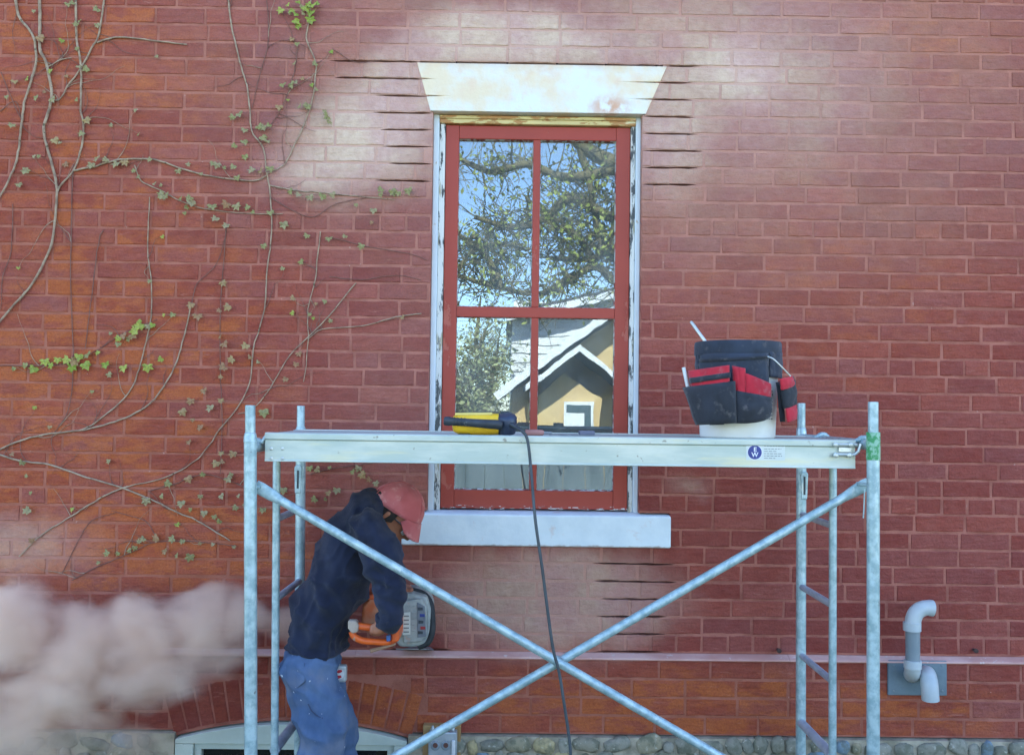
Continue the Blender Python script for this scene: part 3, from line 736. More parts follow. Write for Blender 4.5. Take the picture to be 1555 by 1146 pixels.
# spring locks on the back legs
for l, sgn in ((lb, -1), (rb, 1)):
    z0, z1 = at(455, 748, YK).z, at(455, 706, YK).z; c0 = on(l, (z0+z1)/2)
    lk = MB(); poly = []
    for q in range(9): t = math.pi*q/8; poly.append((c0.x+sgn*.006+math.cos(t)*.016, YK-.024, z1-.012+math.sin(t)*.014))
    poly += [(c0.x+sgn*.006-.012, YK-.024, z0), (c0.x+sgn*.006+.012, YK-.024, z0)]
    lk.prism(poly, (0, .012, 0)); k_ = lk.build('lock_clip', M_GALV, scaf, bevel=.003)
    MB().box((c0.x+sgn*.006-.004, YK-.0262, z0+.02), (c0.x+sgn*.006+.004, YK-.0242, z1-.02)).build('lock_slot', stdmat('slot_dark', srgb(60,66,70), rough=.7), scaf, bevel=.001)
# green marking on the right-hand front leg
c0 = on(rf_, at(1326, 656, YF).z); c1 = on(rf_, at(1326, 698, YF).z)
gt, n, p, _ = newmat('green_marking'); P = n.pos(); g = n.mix(n.ramp(n.noise(P, 55, 4, .7), .44, .56), srgb(44, 132, 74), srgb(132, 176, 150)); n.put(p.inputs['Base Color'], g); p.inputs['Roughness'].default_value = .5
MB().lathe(c0, c1-c0, [(0, px_r*1.075), (.0005, px_r*1.085), ((c1-c0).length, px_r*1.085)], 22, cap=False).build('green_band', gt, scaf, smooth=True)
# crossed braces with flattened ends, pinned where they cross
yb1, yb2 = YF-.026, YF-.002
def brace(A, B, Y):
    A, B = at(*A, Y), at(*B, Y); d = (B-A).normalized(); L = (B-A).length; u = Vector((0, 1, 0)); w = d.cross(u)
    r = .0155; pr = [(0, .004, .020), (.02, .004, .022), (.06, .005, .021), (.10, r*.95, r*1.02), (.12, r, r)]; pr = pr+[(L-h, a, b) for h, a, b in pr[::-1]]
    m = MB(); seg = 16; vs = []
    for h, a, b in pr: vs += [A+d*h+u*math.cos(t)*a+w*math.sin(t)*b for t in [2*math.pi*j/seg for j in range(seg)]]
    fs = [(i*seg+j, i*seg+(j+1) % seg, (i+1)*seg+(j+1) % seg, (i+1)*seg+j) for i in range(len(pr)-1) for j in range(seg)] + [tuple(range(seg))[::-1], tuple(range((len(pr)-1)*seg, len(pr)*seg))]
    m.add(vs, fs); return m
def ext(A, B, t): return (A[0]+(B[0]-A[0])*t, A[1]+(B[1]-A[1])*t)
br1 = brace((388, 737), ext((388, 737), (848, 1005), 2.02), YF+.034); br1.build('cross_brace', M_GALV, scaf, smooth=True)
br2 = brace((1319, 733), ext((1319, 733), (848, 1005), 2.0), YF+.072); br2.build('cross_brace', M_GALV, scaf, smooth=True)
q = at(848, 1005, YF+.034); MB().lathe((q.x, YF+.012, q.z), (0,1,0), [(0,.006),(.002,.009),(.078,.009),(.079,.006)], 12).build('brace_pin', M_GALV, scaf, smooth=True)
for l, px, py, dy in ((lf, 388, 737, .034), (rf_, 1319, 733, .072)):
    q = at(px, py, YF+dy); c = on(l, q.z); MB().tube([(c.x, YF, q.z-.004), (c.x+(.02 if l is lf else -.02), YF+dy, q.z-.004), (c.x+(.03 if l is lf else -.03), YF+dy, q.z-.004)], .007, 10).build('brace_stud', M_GALV, scaf, smooth=True)
q = at(1313, 742, YF+.04); MB().tube([q, q+Vector((-.004, -.004, -.07)), q+Vector((-.006, -.004, -.10))], .0025, 8).build('keeper_wire', M_GALV, scaf, smooth=True)

# ------------------------------------------------------------------ plank
pm, n, p, _ = newmat('aluminium_plank'); P = n.pos()
c = n.mix(n.ramp(n.noise(n.scalev(P, .5, 1, 2), 9, 5), .35, .65), srgb(200, 206, 196), srgb(176, 188, 180)); c = n.mix(n.ramp(n.noise(P, 34, 5, .65), .64, .70, 0, .75), c, srgb(120, 112, 98))
c = n.mix(n.ramp(n.noise(n.scalev(P, .4, 1, 3), 6, 4), .56, .70, 0, .6), c, srgb(212, 206, 168)); n.put(p.inputs['Base Color'], c)
p.inputs['Metallic'].default_value = .3; p.inputs['Roughness'].default_value = .48; n.put(p.inputs['Normal'], n.bump(n.noise(n.scalev(P, .3, 1, 2), 60, 4), .15, .003))
M_PLANK = pm
YP0 = -.862; YP1 = YP0+.49
pa, pb = at(402, 663, YP0), at(1300, 661, YP0); ztop = (at(402, 663, YP0).z+at(1300, 661, YP0).z)/2; zlip = at(850, 672, YP0).z; zbot = at(850, 706, YP0).z
X0, X1 = pa.x, pb.x
plank = thing('scaffold_plank', 'aluminium scaffold plank with blue round sticker hooked across the frames', 'scaffold plank', ((X0+X1)/2, (YP0+YP1)/2, zbot))
def sect(y0, s):
    return [(y0, ztop-.004), (y0+s*.004, ztop), (y0+s*.03, ztop), (y0+s*.03, ztop-.006), (y0+s*.012, ztop-.012), (y0+s*.012, zbot+.006), (y0+s*.03, zbot+.006), (y0+s*.03, zbot), (y0+s*.004, zbot), (y0+s*.004, zbot+.004), (y0+s*.006, zbot+.006), (y0+s*.006, zlip-.003), (y0, zlip)]
for y0, s in ((YP0, 1), (YP1, -1)):
    m = MB(); m.prism([(X0, y, z) for y, z in sect(y0, s)], (X1-X0, 0, 0)); m.build('side_rail', M_PLANK, plank, bevel=.0012, seg=1)
M_DECK = stdmat('plank_deck', srgb(176, 178, 172), srgb(150, 150, 146), scale=5, rough=.8, stretch=(.3, 1, 1), spots=srgb(190, 150, 140), spot_at=.62, spot_scale=9)
MB().box((X0+.012, YP0+.0305, ztop-.016), (X1-.012, YP1-.0305, ztop-.003)).build('deck_board', M_DECK, plank, bevel=.002)
for px, sgn in ((X0, -1), (X1, 1)):
    hx = (at(397, 680, YF).x if sgn < 0 else at(1307, 676, YF).x); l = lf if sgn < 0 else rf_
    for y in (YP0+.035, YP1-.035):
        xc = on(l, zhd).x; zc = zhd if sgn < 0 else at(1326, 676, YF).z; hk = []
        cx_ = on(l, zc).x
        arc = [(px-sgn*.05, ztop-.012), (px+sgn*.0, ztop-.010)] + [(cx_+sgn*(.024*math.sin(t)), zc+.024*math.cos(t)) for t in [-.9+q*.35 for q in range(8)]]
        MB().tube([(x, y, z) for x, z in arc], .009, 10).build('hook', M_GALV, plank, smooth=True)
M_RIV = stdmat('rivet', srgb(206, 210, 206), srgb(180, 186, 184), rough=.35, metal=.5)
rv_ = MB(); rv_.lathe((0,0,0), (0,-1,0), [(0,.006),(.002,.0058),(.0035,.003),(.0038,0)], 12, cap=False)
for px, py in ((412,681),(429,681),(412,696),(429,696)): 
    m = MB(); m.lathe(at(px, py, YP0+.006), (0,-1,0), [(0,.006),(.002,.0058),(.0035,.003),(.0038,0)], 12, cap=False); m.build('rivet', M_RIV, plank, smooth=True)
# end bracket on the right: two arms and bolts
br = MB(); zb1, zb2 = at(1280, 675, YP0).z, at(1280, 690, YP0).z; bx_a, bx_b = at(1268, 680, YP0).x, at(1301, 680, YP0).x
br.tube([(bx_a, YP0-.004, zb1), (bx_b, YP0-.004, zb1)], .006, 8); br.build('end_bracket_bar', M_RIV, plank, smooth=True)
MB().tube([(bx_a, YP0-.004, zb2), (bx_b-.01, YP0-.004, zb2), (bx_b+.004, YP0-.004, zb2+.012), (bx_b+.012, YP0-.004, zb1+.004)], .006, 8).build('end_bracket_bar', M_RIV, plank, smooth=True)
MB().box((bx_a+.012, YP0-.003, zb2+.008), (bx_b-.018, YP0+.004, zb2+.026)).build('end_bracket_plate', M_RIV, plank, bevel=.002)
for px, py in ((1269,675),(1292,675),(1269,691),(1290,691)): MB().lathe(at(px, py, YP0-.006), (0,-1,0), [(0,.009),(.006,.009),(.009,.006),(.0095,0)], 12, cap=False).build('bolt', M_RIV, plank, smooth=True)
# sticker
def glyph(txt, size, loc, mat, parent, name, rot=0):
    cu = bpy.data.curves.new(name, 'FONT'); cu.body = txt; cu.size = size; cu.extrude = .0002; cu.align_x = 'CENTER'; cu.align_y = 'CENTER'; cu.offset = size*.02
    o = bpy.data.objects.new(name, cu); COL.objects.link(o); bpy.context.view_layer.update()
    me = bpy.data.meshes.new_from_object(o.evaluated_get(bpy.context.evaluated_depsgraph_get())); bpy.data.objects.remove(o)
    q = Matrix.Rotation(math.pi/2, 4, 'X') @ Matrix.Rotation(rot, 4, 'Z'); me.transform(q); me.materials.clear(); me.materials.append(mat)
    o = bpy.data.objects.new(name, me); reg(o, parent, loc); return o
M_STK = stdmat('sticker_film', srgb(206, 212, 208), srgb(196, 204, 200), rough=.35, bump=0); M_BLUE = stdmat('sticker_blue', srgb(40, 56, 132), rough=.4, bump=0); M_WHT = stdmat('print_white', srgb(226, 230, 234), rough=.4, bump=0); M_GREY = stdmat('print_grey', srgb(120, 128, 128), rough=.5, bump=0)
ysk = YP0+.006
a, b = at(1133, 700, ysk), at(1192, 674, ysk)
stk = MB().box((a.x, ysk-.0012, a.z+.004), (b.x, ysk-.0002, b.z)).build('sticker', M_STK, plank)
cc = at(1146, 686.5, ysk); MB().lathe((cc.x, ysk-.0013, cc.z), (0,-1,0), [(0,.0265),(.0004,.0265),(.0004,0)], 32, cap=False).build('sticker_ring', M_WHT, stk)
MB().lathe((cc.x, ysk-.0018, cc.z), (0,-1,0), [(0,.0242),(.0004,.0242),(.0004,0)], 32, cap=False).build('sticker_disc', M_BLUE, stk)
glyph('E', .022, (cc.x+.001, ysk-.0026, cc.z+.009), M_WHT, stk, 'sticker_letter'); glyph('W', .022, (cc.x, ysk-.0026, cc.z-.009), M_WHT, stk, 'sticker_letter')
r = random.Random(4); tx = MB()
for k, py in enumerate((677, 681.5, 685, 688.5, 692, 695.5)):
    x = at(1160, py, ysk).x; xe = at(1190 if k == 0 else r.uniform(1176, 1189), py, ysk).x; z = at(1170, py, ysk).z
    while x < xe: w = r.uniform(.005, .014); tx.box((x, ysk-.0017, z-.0011), (min(x+w, xe), ysk-.0013, z+.0011)); x += w+.003
tag(tx.build('sticker_print', M_GREY, stk), kind='stuff')
# ------------------------------------------------------------------ angle grinder lying on the plank, its cord hanging down
M_YEL = stdmat('tool_yellow', srgb(228, 186, 40), srgb(212, 168, 34), scale=18, rough=.42, bump=.08, spots=srgb(120, 100, 50), spot_at=.70)
M_BLK = stdmat('tool_black', srgb(52, 60, 70), srgb(40, 46, 54), scale=20, rough=.55, bump=.15, spots=srgb(104, 108, 110), spot_at=.66)
M_CORD = stdmat('cord_rubber', srgb(66, 74, 80), srgb(50, 56, 60), rough=.6, bump=.1)
zd = ztop-.003; YG = -.79
gr = thing('angle_grinder', 'yellow and black angle grinder lying on the plank, cord hanging over the edge', 'grinder', (at(730, 660, YG).x, YG, zd))
def gx(px): return at(px, 655, YG).x
zc = zd+.040
m = MB(); m.lathe((gx(687), YG, zc), (1,0,0), [(0,.014),(.004,.028),(.02,.036),(.05,.0385),(.12,.039),(gx(757)-gx(687),.037)], 24); m.build('motor_housing', M_YEL, gr, smooth=True)
m = MB(); m.lathe((gx(756), YG, zc), (1,0,0), [(0,.0365),(.006,.0375),(.03,.0365),(.045,.031),(.056,.022),(.058,.010)], 24); m.build('end_cap', M_BLK, gr, smooth=True)
for k in range(8):
    t = math.radians(-60+k*17); y, z = YG-.0368*math.cos(t), zc+.0368*math.sin(t); MB().box((gx(757)+.006, y-.0015, z-.0016), (gx(757)+.026, y+.002, z+.0016)).build('vent_slot', stdmat('slot', (.01,.01,.01)) if 'slot' not in bpy.data.materials else bpy.data.materials['slot'], gr)
yh = YG-.050; zh = at(720, 642, yh).z
m = MB(); m.lathe((gx(675), yh, zh+.006), Vector((gx(766)-gx(675), 0, -.012)), [(0,.010),(.003,.015),(.02,.0165),(.024,.0145),(.05,.0135),(.12,.0145),(.19,.017),(.205,.014)], 20); m.build('side_handle', M_BLK, gr, smooth=True)
for k in range(4): MB().lathe((gx(690)+k*.012, yh, zh+.0045-k*.0007), (1,0,0), [(0,.0135),(.001,.0152),(.004,.0152),(.005,.0135)], 18, cap=False).build('grip_rib', M_BLK, gr, smooth=True)
m = MB(); m.lathe((gx(770), YG-.012, zc+.0), (0,-.35,1), [(-.03,.03),(-.01,.034),(.026,.034),(.034,.028),(.037,.014),(.038,0)], 20, cap=False); m.build('gear_head', stdmat('gear_head_paint', srgb(60, 72, 96), srgb(48, 58, 78), rough=.4, metal=.3), gr, smooth=True)
MB().box((gx(727), YG-.0385, zc-.012), (gx(734), YG-.032, zc+.010)).build('switch', M_RIV, gr, bevel=.002)
MB().box((gx(697), YG-.03, zd), (gx(714), YG+.02, zd+.006)).build('foot_pad', M_BLK, gr, bevel=.002)
MB().lathe((gx(691), YG-.02, zc+.033), (1,0,.02), [(0,.004),(.002,.006),(.13,.006),(.132,.003)], 10).build('spine_bead', stdmat('pale_yellow', srgb(222, 200, 110)), gr, smooth=True)
cp = [at(768, 641, YG-.035), at(780, 646, YG-.045), at(791, 653, YP0-.012), at(799, 662, YP0-.02), at(803, 680, YP0-.022), at(807, 720, -.895), at(813, 790, -.93), at(823, 860, -.945), at(832, 930, -.945), at(840, 985, -.945), at(849, 1020, -.945), at(857, 1070, -.945), at(863, 1110, -.945), at(867, 1150, -.945), at(872, 1250, -.945), at(885, 1400, -.95)]
q = at(890, 1440, -.98); cp += [Vector((q.x, -.98, .05)), Vector((q.x+.1, -1.1, .006)), Vector((q.x+.6, -1.5, .006)), Vector((q.x+1.6, -1.7, .006))]
m = MB(); m.tube(smooth_path(cp, 6), .0052, 10); m.build('power_cord', M_CORD, gr, smooth=True)
m = MB(); m.tube(cp[:3], [.009, .0085, .0062], 12); m.build('cord_boot', M_BLK, gr, smooth=True)

# flat steel tool with a pinkish handle
ft = thing('flat_tool', 'flat steel pointing tool with dusty pink handle lying on the plank', 'hand tool', (at(850, 662, -.77).x, -.77, zd))
def fx(px): return at(px, 660, -.77).x
m = MB(); m.lathe((fx(797), -.77, zd+.0115), (1,0,0), [(0,.008),(.003,.0112),(.03,.0115),(.062,.0105),(.068,.006)], 16); m.build('handle', stdmat('dusty_pink_handle', srgb(168, 120, 112), srgb(140, 96, 92), rough=.7), ft, smooth=True)
M_TSTEEL = stdmat('tool_steel', srgb(140, 148, 154), srgb(110, 118, 126), scale=14, rough=.4, metal=.5)
m = MB(); m.lathe((fx(825), -.77, zd+.0115), (1,0,0), [(0,.005),(.02,.004),(.03,.004)], 10); m.build('tang', M_TSTEEL, ft, smooth=True)
m = MB(); m.prism([(fx(833), -.79, zd+.004), (fx(838), -.80, zd+.003), (fx(886), -.805, zd+.003), (fx(902), -.80, zd+.003), (fx(902), -.75, zd+.003), (fx(886), -.745, zd+.003), (fx(838), -.75, zd+.003)], (0, 0, .004)); m.build('blade', M_TSTEEL, ft, bevel=.001)
m = MB(); m.box((fx(879), -.803, zd+.0072), (fx(902), -.752, zd+.021)); m.build('blade_block', stdmat('blade_grey_blue', srgb(104, 108, 128), rough=.5), ft, bevel=.002)

# ------------------------------------------------------------------ bucket and its tool organiser
YBK = -.66; bxc = at(1119.5, 640, YBK).x; zt = at(1119, 521, YBK).z; hb = zt-zd
M_PAIL = stdmat('white_plastic_pail', srgb(224, 226, 220), srgb(210, 212, 204), scale=7, rough=.38, bump=.04, spots=srgb(176, 164, 150), spot_at=.72)
bk = thing('bucket', 'white plastic bucket standing on the plank inside a fabric tool organiser', 'bucket', (bxc, YBK, zd))
m = MB(); m.lathe((bxc, YBK, zd), (0,0,1), [(0,.131),(.004,.1355),(hb*.75,.1455),(hb*.78,.149),(hb*.80,.149),(hb*.985,.1475),(hb,.1475),(hb,.143),(.01,.130),(.01,0)], 48, cap=False); m.build('pail', M_PAIL, bk, smooth=True, auto=35)
def oc(px, py, r):
    """pixel -> point on the cylinder of radius r round the bucket's axis"""
    s = max(-1, min(1, (px-1119.5)/(ppm(YBK-.09*r/.155))/r)); th = math.asin(s); y = YBK-r*math.cos(th)
    return Vector((bxc+r*s, y, at(px, py, y).z)), Vector((s, -math.cos(th), 0))
def patch(name, c, r, mat, parent, bulge=0., nx=14, ny=8, thick=.004, wr=.003, seed=0, sag=0.):
    """c: four pixel corners TL TR BR BL laid on the bucket, puffed out by bulge"""
    vs = []; fs = []
    for j in range(ny+1):
        v = j/ny
        for i in range(nx+1):
            u = i/nx; px = (c[0][0]*(1-u)+c[1][0]*u)*(1-v)+(c[3][0]*(1-u)+c[2][0]*u)*v; py = (c[0][1]*(1-u)+c[1][1]*u)*(1-v)+(c[3][1]*(1-u)+c[2][1]*u)*v
            py += sag*math.sin(math.pi*u)*v
            P, nn = oc(px, py, r); b = bulge*(math.sin(math.pi*min(1, max(0, u)))**.5)*(.55+.45*math.sin(math.pi*min(1, v*.85)))
            w = wr*mnoise.noise(Vector((u*5+seed, v*3, seed*3.1)))+wr*.6*mnoise.noise(Vector((u*13+seed, v*4, seed)))
            vs.append(P+nn*(b+w))
    fs = [(j*(nx+1)+i, j*(nx+1)+i+1, (j+1)*(nx+1)+i+1, (j+1)*(nx+1)+i) for j in range(ny) for i in range(nx)]
    m = MB(); m.add(vs, fs); o = m.build(name, mat, parent, smooth=True, fix=True, auto=80)
    s = o.modifiers.new('s', 'SOLIDIFY'); s.thickness = thick; s.offset = 0
    return o
def fabric(name, c1, c2, rough=.85):
    m, n, p, _ = newmat(name); P = n.obj(); c = n.mix(n.ramp(n.noise(P, 14, 4), .3, .7), lin(c1), lin(c2)); c = n.mix(n.ramp(n.noise(P, 30, 5, .6), .56, .75, 0, .22), c, srgb(150, 140, 136))
    n.put(p.inputs['Base Color'], c); p.inputs['Roughness'].default_value = rough; p.inputs['Sheen Weight'].default_value = .15
    w = n.new('TexWave'); n.put(w.inputs['Vector'], P); w.inputs['Scale'].default_value = 160; h = n.math('ADD', n.math('MULTIPLY', w.outputs['Fac'], .3), n.noise(P, 40, 4))
    n.put(p.inputs['Normal'], n.bump(h, .35, .003)); return m
M_NAVY = fabric('navy_canvas', srgb(46, 56, 74), srgb(34, 42, 56)); M_DARK = fabric('black_canvas', srgb(40, 44, 54), srgb(28, 32, 40)); M_REDF = fabric('red_canvas', srgb(196, 36, 56), srgb(166, 28, 46))
og = thing('tool_organizer', 'navy and red fabric tool organiser with pouches wrapped round the bucket', 'tool organiser', (bxc, YBK, zt-.2))
m = MB(); pr = []
zz = lambda py: at(1119, py, YBK-.155).z
m.lathe((bxc, YBK, zz(537)), (0,0,1), [(0,.1555),(.004,.158),(zz(517)-zz(537)-.004,.1575),(zz(515.5)-zz(537),.155),(zz(515.5)-zz(537),.149),(.0,.1495)], 48, cap=False); m.build('top_cuff', M_NAVY, og, smooth=True)
patch('front_skirt', [(1054,536),(1151,536),(1152,588),(1050,586)], .1550, M_NAVY, og, .006, seed=1, wr=.005)
patch('side_skirt', [(1153,534),(1188,536),(1188,575),(1154,572)], .1545, M_NAVY, og, .004, seed=2, wr=.004)
patch('strap_seam', [(1054,545),(1150,540),(1150,543.5),(1054,549)], .166, M_DARK, og, .0, seed=7, wr=.002)
patch('back_skirt', [(1054,528),(1056,528),(1056,560),(1054,560)], .155, M_NAVY, og)
patch('red_pocket', [(1035,563),(1087,554),(1087,584),(1040,588)], .205, M_REDF, og, .012, seed=3)
patch('dark_strap', [(1036,574),(1088,565),(1088,573),(1037,582)], .212, M_DARK, og, .010, seed=4, wr=.002)
patch('pouch', [(1030,588),(1094,578),(1096,642),(1044,645)], .214, M_DARK, og, .022, seed=5, wr=.008)
patch('pouch_fold', [(1054,588),(1080,583),(1079,644),(1061,645)], .215, M_DARK, og, .016, seed=15, wr=.006)
patch('red_pocket', [(1094,555),(1112,559),(1113,606),(1097,596)], .176, M_REDF, og, .012, seed=6)
patch('red_pocket', [(1112,566),(1152,583),(1152,604),(1112,602)], .181, M_REDF, og, .012, seed=8)
patch('pouch', [(1094,592),(1153,604),(1150,632),(1094,642)], .190, M_DARK, og, .030, seed=9, wr=.008, sag=4)
patch('pouch', [(1165,577),(1196,571),(1203,612),(1172,620)], .196, M_DARK, og, .018, seed=10, wr=.006)
patch('red_pocket', [(1164,575),(1188,570),(1198,583),(1167,592)], .203, M_REDF, og, .012, seed=11)
patch('red_pocket', [(1175,620),(1201,612),(1200,634),(1178,641)], .206, M_REDF, og, .012, seed=12)
patch('pouch_side', [(1162,580),(1172,578),(1178,640),(1170,640)], .175, M_DARK, og, .010, seed=13)
# printed label on the pail, seen through the gap
M_INK = stdmat('label_ink', srgb(70, 74, 72), rough=.6, bump=0); lb_ = MB(); r = random.Random(8)
for k in range(9):
    py = 594+k*5.2
    a0 = oc(1137 if k > 5 else 1152, py, .1475)[0]; px = 1138 if k > 5 else 1152
    while px < 1161:
        w = r.uniform(1.5, 4); q0, n0 = oc(px, py, .1475); q1, n1 = oc(min(px+w, 1161), py, .1475); h = .0016 if k > 2 else .0045
        lb_.add([q0+n0*.0012-V(0,0,h), q1+n1*.0012-V(0,0,h), q1+n1*.0012+V(0,0,h), q0+n0*.0012+V(0,0,h)], [(0,1,2,3)]); px += w+1.1
tag(lb_.build('label_print', M_INK, bk, fix=False), kind='stuff')
wpts = [oc(1148, 541, .168)[0], oc(1156, 545, .185)[0], oc(1170, 558, .20)[0], oc(1184, 571, .212)[0]]
MB().tube(smooth_path(wpts, 5), .0026, 8).build('wire_handle', M_RIV, bk, smooth=True)
a, b = at(1049, 488, YBK-.02), at(1075, 524, YBK-.06); c_ = b+(b-a)*1.6
rod = MB(); rod.tube([a, a+(b-a)*.04, b, Vector((b.x+.03, b.y-.0, b.z-.1))], [.004, .0062, .0062, .006], 12); tag(rod.build('steel_rod', M_RIV, smooth=True), 'thin bright steel rod sticking up out of the bucket', 'rod')
a, b = at(1038, 558, YBK-.06), at(1045, 590, YBK-.07); rod = MB(); rod.tube([a, b, b+(b-a)*.8], .0068, 12); tag(rod.build('marker_pen', stdmat('pen_white', srgb(206, 212, 212), srgb(186, 194, 196), rough=.4), smooth=True), 'white marker pen tucked in a fabric pouch of the organiser', 'pen')
# ------------------------------------------------------------------ the mason
YM_ = -.40
per = thing('person', 'person in navy sweatshirt, jeans and faded red cap bending over a saw', 'person', (at(490, 1000, YM_).x, YM_, 0))
J = lambda px, py, Y=YM_: at(px, py, Y)
def skinmat(name, c1, c2):
    m, n, p, _ = newmat(name); c = n.mix(n.ramp(n.noise(n.obj(), 25, 4), .3, .7), lin(c1), lin(c2)); n.put(p.inputs['Base Color'], c); p.inputs['Roughness'].default_value = .55
    p.inputs['Subsurface Weight'].default_value = .12; p.inputs['Subsurface Radius'].default_value = (.01,.004,.002); n.put(p.inputs['Normal'], n.bump(n.noise(n.obj(), 220, 3), .2, .002)); return m
M_SKIN = skinmat('skin', srgb(168, 112, 84), srgb(150, 92, 70))
S = F/(YM_+DIST)
fwd = Vector((.75, 0, -.66)).normalized(); upv = Vector((.66, 0, .75)).normalized(); side = Vector((0, -1, 0))   # face, crown, towards the camera
C = J(594, 782)
H = lambda f, u, s=0.: C + fwd*f + upv*u + side*s
segs = []
segs += [(H(-.022, .022), (.083,.074,.083), H(.022, .022), (.08,.072,.08)), (H(.0, -.02), (.078,.068,.078), H(.035, -.03), (.062,.058,.062)),
         (H(.03, -.055), (.048,.052,.048), H(.055, -.082), (.03,.032,.03)), (H(.082, .012), .012, H(.106, -.022), .013), (H(.085, -.02, .018), .010, H(.098, -.026, .012), .009), (H(.085, -.02, -.018), .010, H(.098, -.026, -.012), .009),
         (H(.075, .022, .03), .014, H(.075, .022, -.03), .014), (H(.08, -.052, .018), .008, H(.08, -.052, -.018), .008), (H(.076, -.062, .014), .009, H(.076, -.062, -.014), .009)]
for s in (1, -1): segs += [(H(-.005, .012, .07*s), .012, H(-.01, -.022, .068*s), .009), (H(-.012, .012, .078*s), .010, H(-.016, -.008, .078*s), .007)]
NB = J(562, 790); CH_ = J(524, 858); PE = J(474, 985)
segs += [(H(-.02, -.03), .058, NB, .068), (NB, (.07,.15,.07), CH_, (.11,.15,.11)), (CH_, (.105,.15,.105), PE, (.08,.12,.08))]
SN, EN, WN_ = J(560, 806, -.60), J(591, 886, -.64), J(588, 945, -.60)
SF, EF, WF = J(562, 806, -.20), J(590, 872, -.20), J(604, 896, -.30)
segs += [(SN, .052, EN, .040), (EN, .040, WN_, .026), (SF, .052, EF, .040), (EF, .040, WF, .026)]
# legs and feet
HN, HF = J(468, 1015, -.50), J(480, 1015, -.30); KN, KF = J(489, 1178, -.52), J(508, 1178, -.27)
AN, AF = Vector((KN.x-.02, -.52, .11)), Vector((KF.x+.06, -.26, .11))
for h, k, a in ((HN, KN, AN), (HF, KF, AF)): segs += [(h+Vector((.0,0,-.03)), .066, k, .05), (k, .05, a, .038), (a, .04, Vector((a.x+.10, a.y, .045)), .035), (Vector((a.x-.04, a.y, .05)), .035, Vector((a.x+.12, a.y, .04)), .03)]
# near hand closed round the saw's rear handle (the handle runs along x at this height)
HG = J(573, 953, -.565); hw = Vector((1, 0, .02))
segs += [(WN_, .027, J(580, 950, -.592), (.034,.018,.028))]
for k in range(4):
    b = J(582-k*5.2, 949+k*.6, -.598); L = (.9, 1.0, .96, .8)[k]
    p1 = b+Vector((-.004, -.004, -.022*L)); p2 = p1+Vector((-.002, .016, -.012*L)); p3 = p2+Vector((0, .020, .006))
    segs += [(b, .0105, p1, .0098), (p1, .0098, p2, .0090), (p2, .0090, p3, .0080)]
tb = J(586, 950, -.585); segs += [(tb, .0125, J(576, 946, -.55), .0105), (J(576, 946, -.55), .0105, J(567, 948, -.535), .009)]
# far hand over the front loop
LP = J(614, 899, -.335)
segs += [(WF, .027, LP+Vector((-.005, .02, .012)), (.036,.03,.018))]
for k in range(4):
    b = LP+Vector((-.028+k*.019, .0, .012)); p1 = b+Vector((0, -.026, .002)); p2 = p1+Vector((0, -.012, -.018)); p3 = p2+Vector((0, .012, -.014)); segs += [(b, .0105, p1, .0098), (p1, .0098, p2, .009), (p2, .009, p3, .008)]
segs += [(LP+Vector((-.03, .02, .005)), .012, LP+Vector((-.012, .012, -.022)), .010), (LP+Vector((-.012, .012, -.022)), .010, LP+Vector((.008, .002, -.026)), .009)]
body = blob('body', segs, .0052, M_SKIN, per, smooth=3)
for s in (1, -1):
    MB().ball(H(.072, .004, .031*s), .0125, 14, 10).build('eye', stdmat('eye_white', (.7,.68,.64), rough=.25, bump=0), per, smooth=True)
    MB().ball(H(.0815, .002, .032*s), .0055, 10, 8).build('iris', stdmat('iris_brown', (.03,.018,.01), rough=.2, bump=0), per, smooth=True)
# hair: short, dark, below the cap at the back and sides
M_HAIR = stdmat('dark_hair', srgb(44, 34, 30), srgb(30, 24, 22), scale=60, rough=.7, bump=.8, bscale=260)
hr = MB(); vs = []; nu, nv_ = 26, 12
for j in range(nv_+1):
    v = j/nv_
    for i in range(nu+1):
        u = i/nu; az = math.radians(78+204*u); up_ = .048-.055*v - .080*math.sin(u*math.pi)*v        # round the back of the head
        rad = (1-((up_-.02)/.135)**2)**.5
        nz = .0016*mnoise.noise(Vector((u*40, v*20, 1)))
        vs.append(H(math.cos(az)*(.1065*rad+.002+nz)-.002, up_, math.sin(az)*(.0775*rad+.002+nz)))
hr.add(vs, [(j*(nu+1)+i, j*(nu+1)+i+1, (j+1)*(nu+1)+i+1, (j+1)*(nu+1)+i) for j in range(nv_) for i in range(nu)])
o = hr.build('hair', M_HAIR, per, smooth=True, auto=80); s_ = o.modifiers.new('s', 'SOLIDIFY'); s_.thickness = .006; s_.offset = 0
# beard stubble patch along the jaw
# cap
def cloth(name, c1, c2, c3=None, wv=300, sc_=9, dustc=None, dl=.62):
    m, n, p, _ = newmat(name); P = n.obj(); c = n.mix(n.ramp(n.noise(P, sc_, 5, .6), .32, .68), lin(c1), lin(c2))
    if c3: c = n.mix(n.ramp(n.noise(n.vmath('ADD', P, (4,1,2)), sc_*2.2, 5, .6), .55, .72, 0, .8), c, lin(c3))
    if dustc: c = n.mix(n.ramp(n.noise(n.vmath('ADD', P, (7,3,1)), sc_*1.6, 6, .7), dl, dl+.12, 0, .6), c, lin(dustc))
    n.put(p.inputs['Base Color'], c); p.inputs['Roughness'].default_value = .9; p.inputs['Sheen Weight'].default_value = .12; p.inputs['Specular IOR Level'].default_value = .2
    w = n.new('TexWave'); w.wave_type = 'BANDS'; n.put(w.inputs['Vector'], n.scalev(P, 1, 1, 1)); w.inputs['Scale'].default_value = wv
    h = n.math('ADD', n.math('MULTIPLY', w.outputs['Fac'], .25), n.noise(P, 26, 5, .6)); n.put(p.inputs['Normal'], n.bump(h, .4, .006)); return m
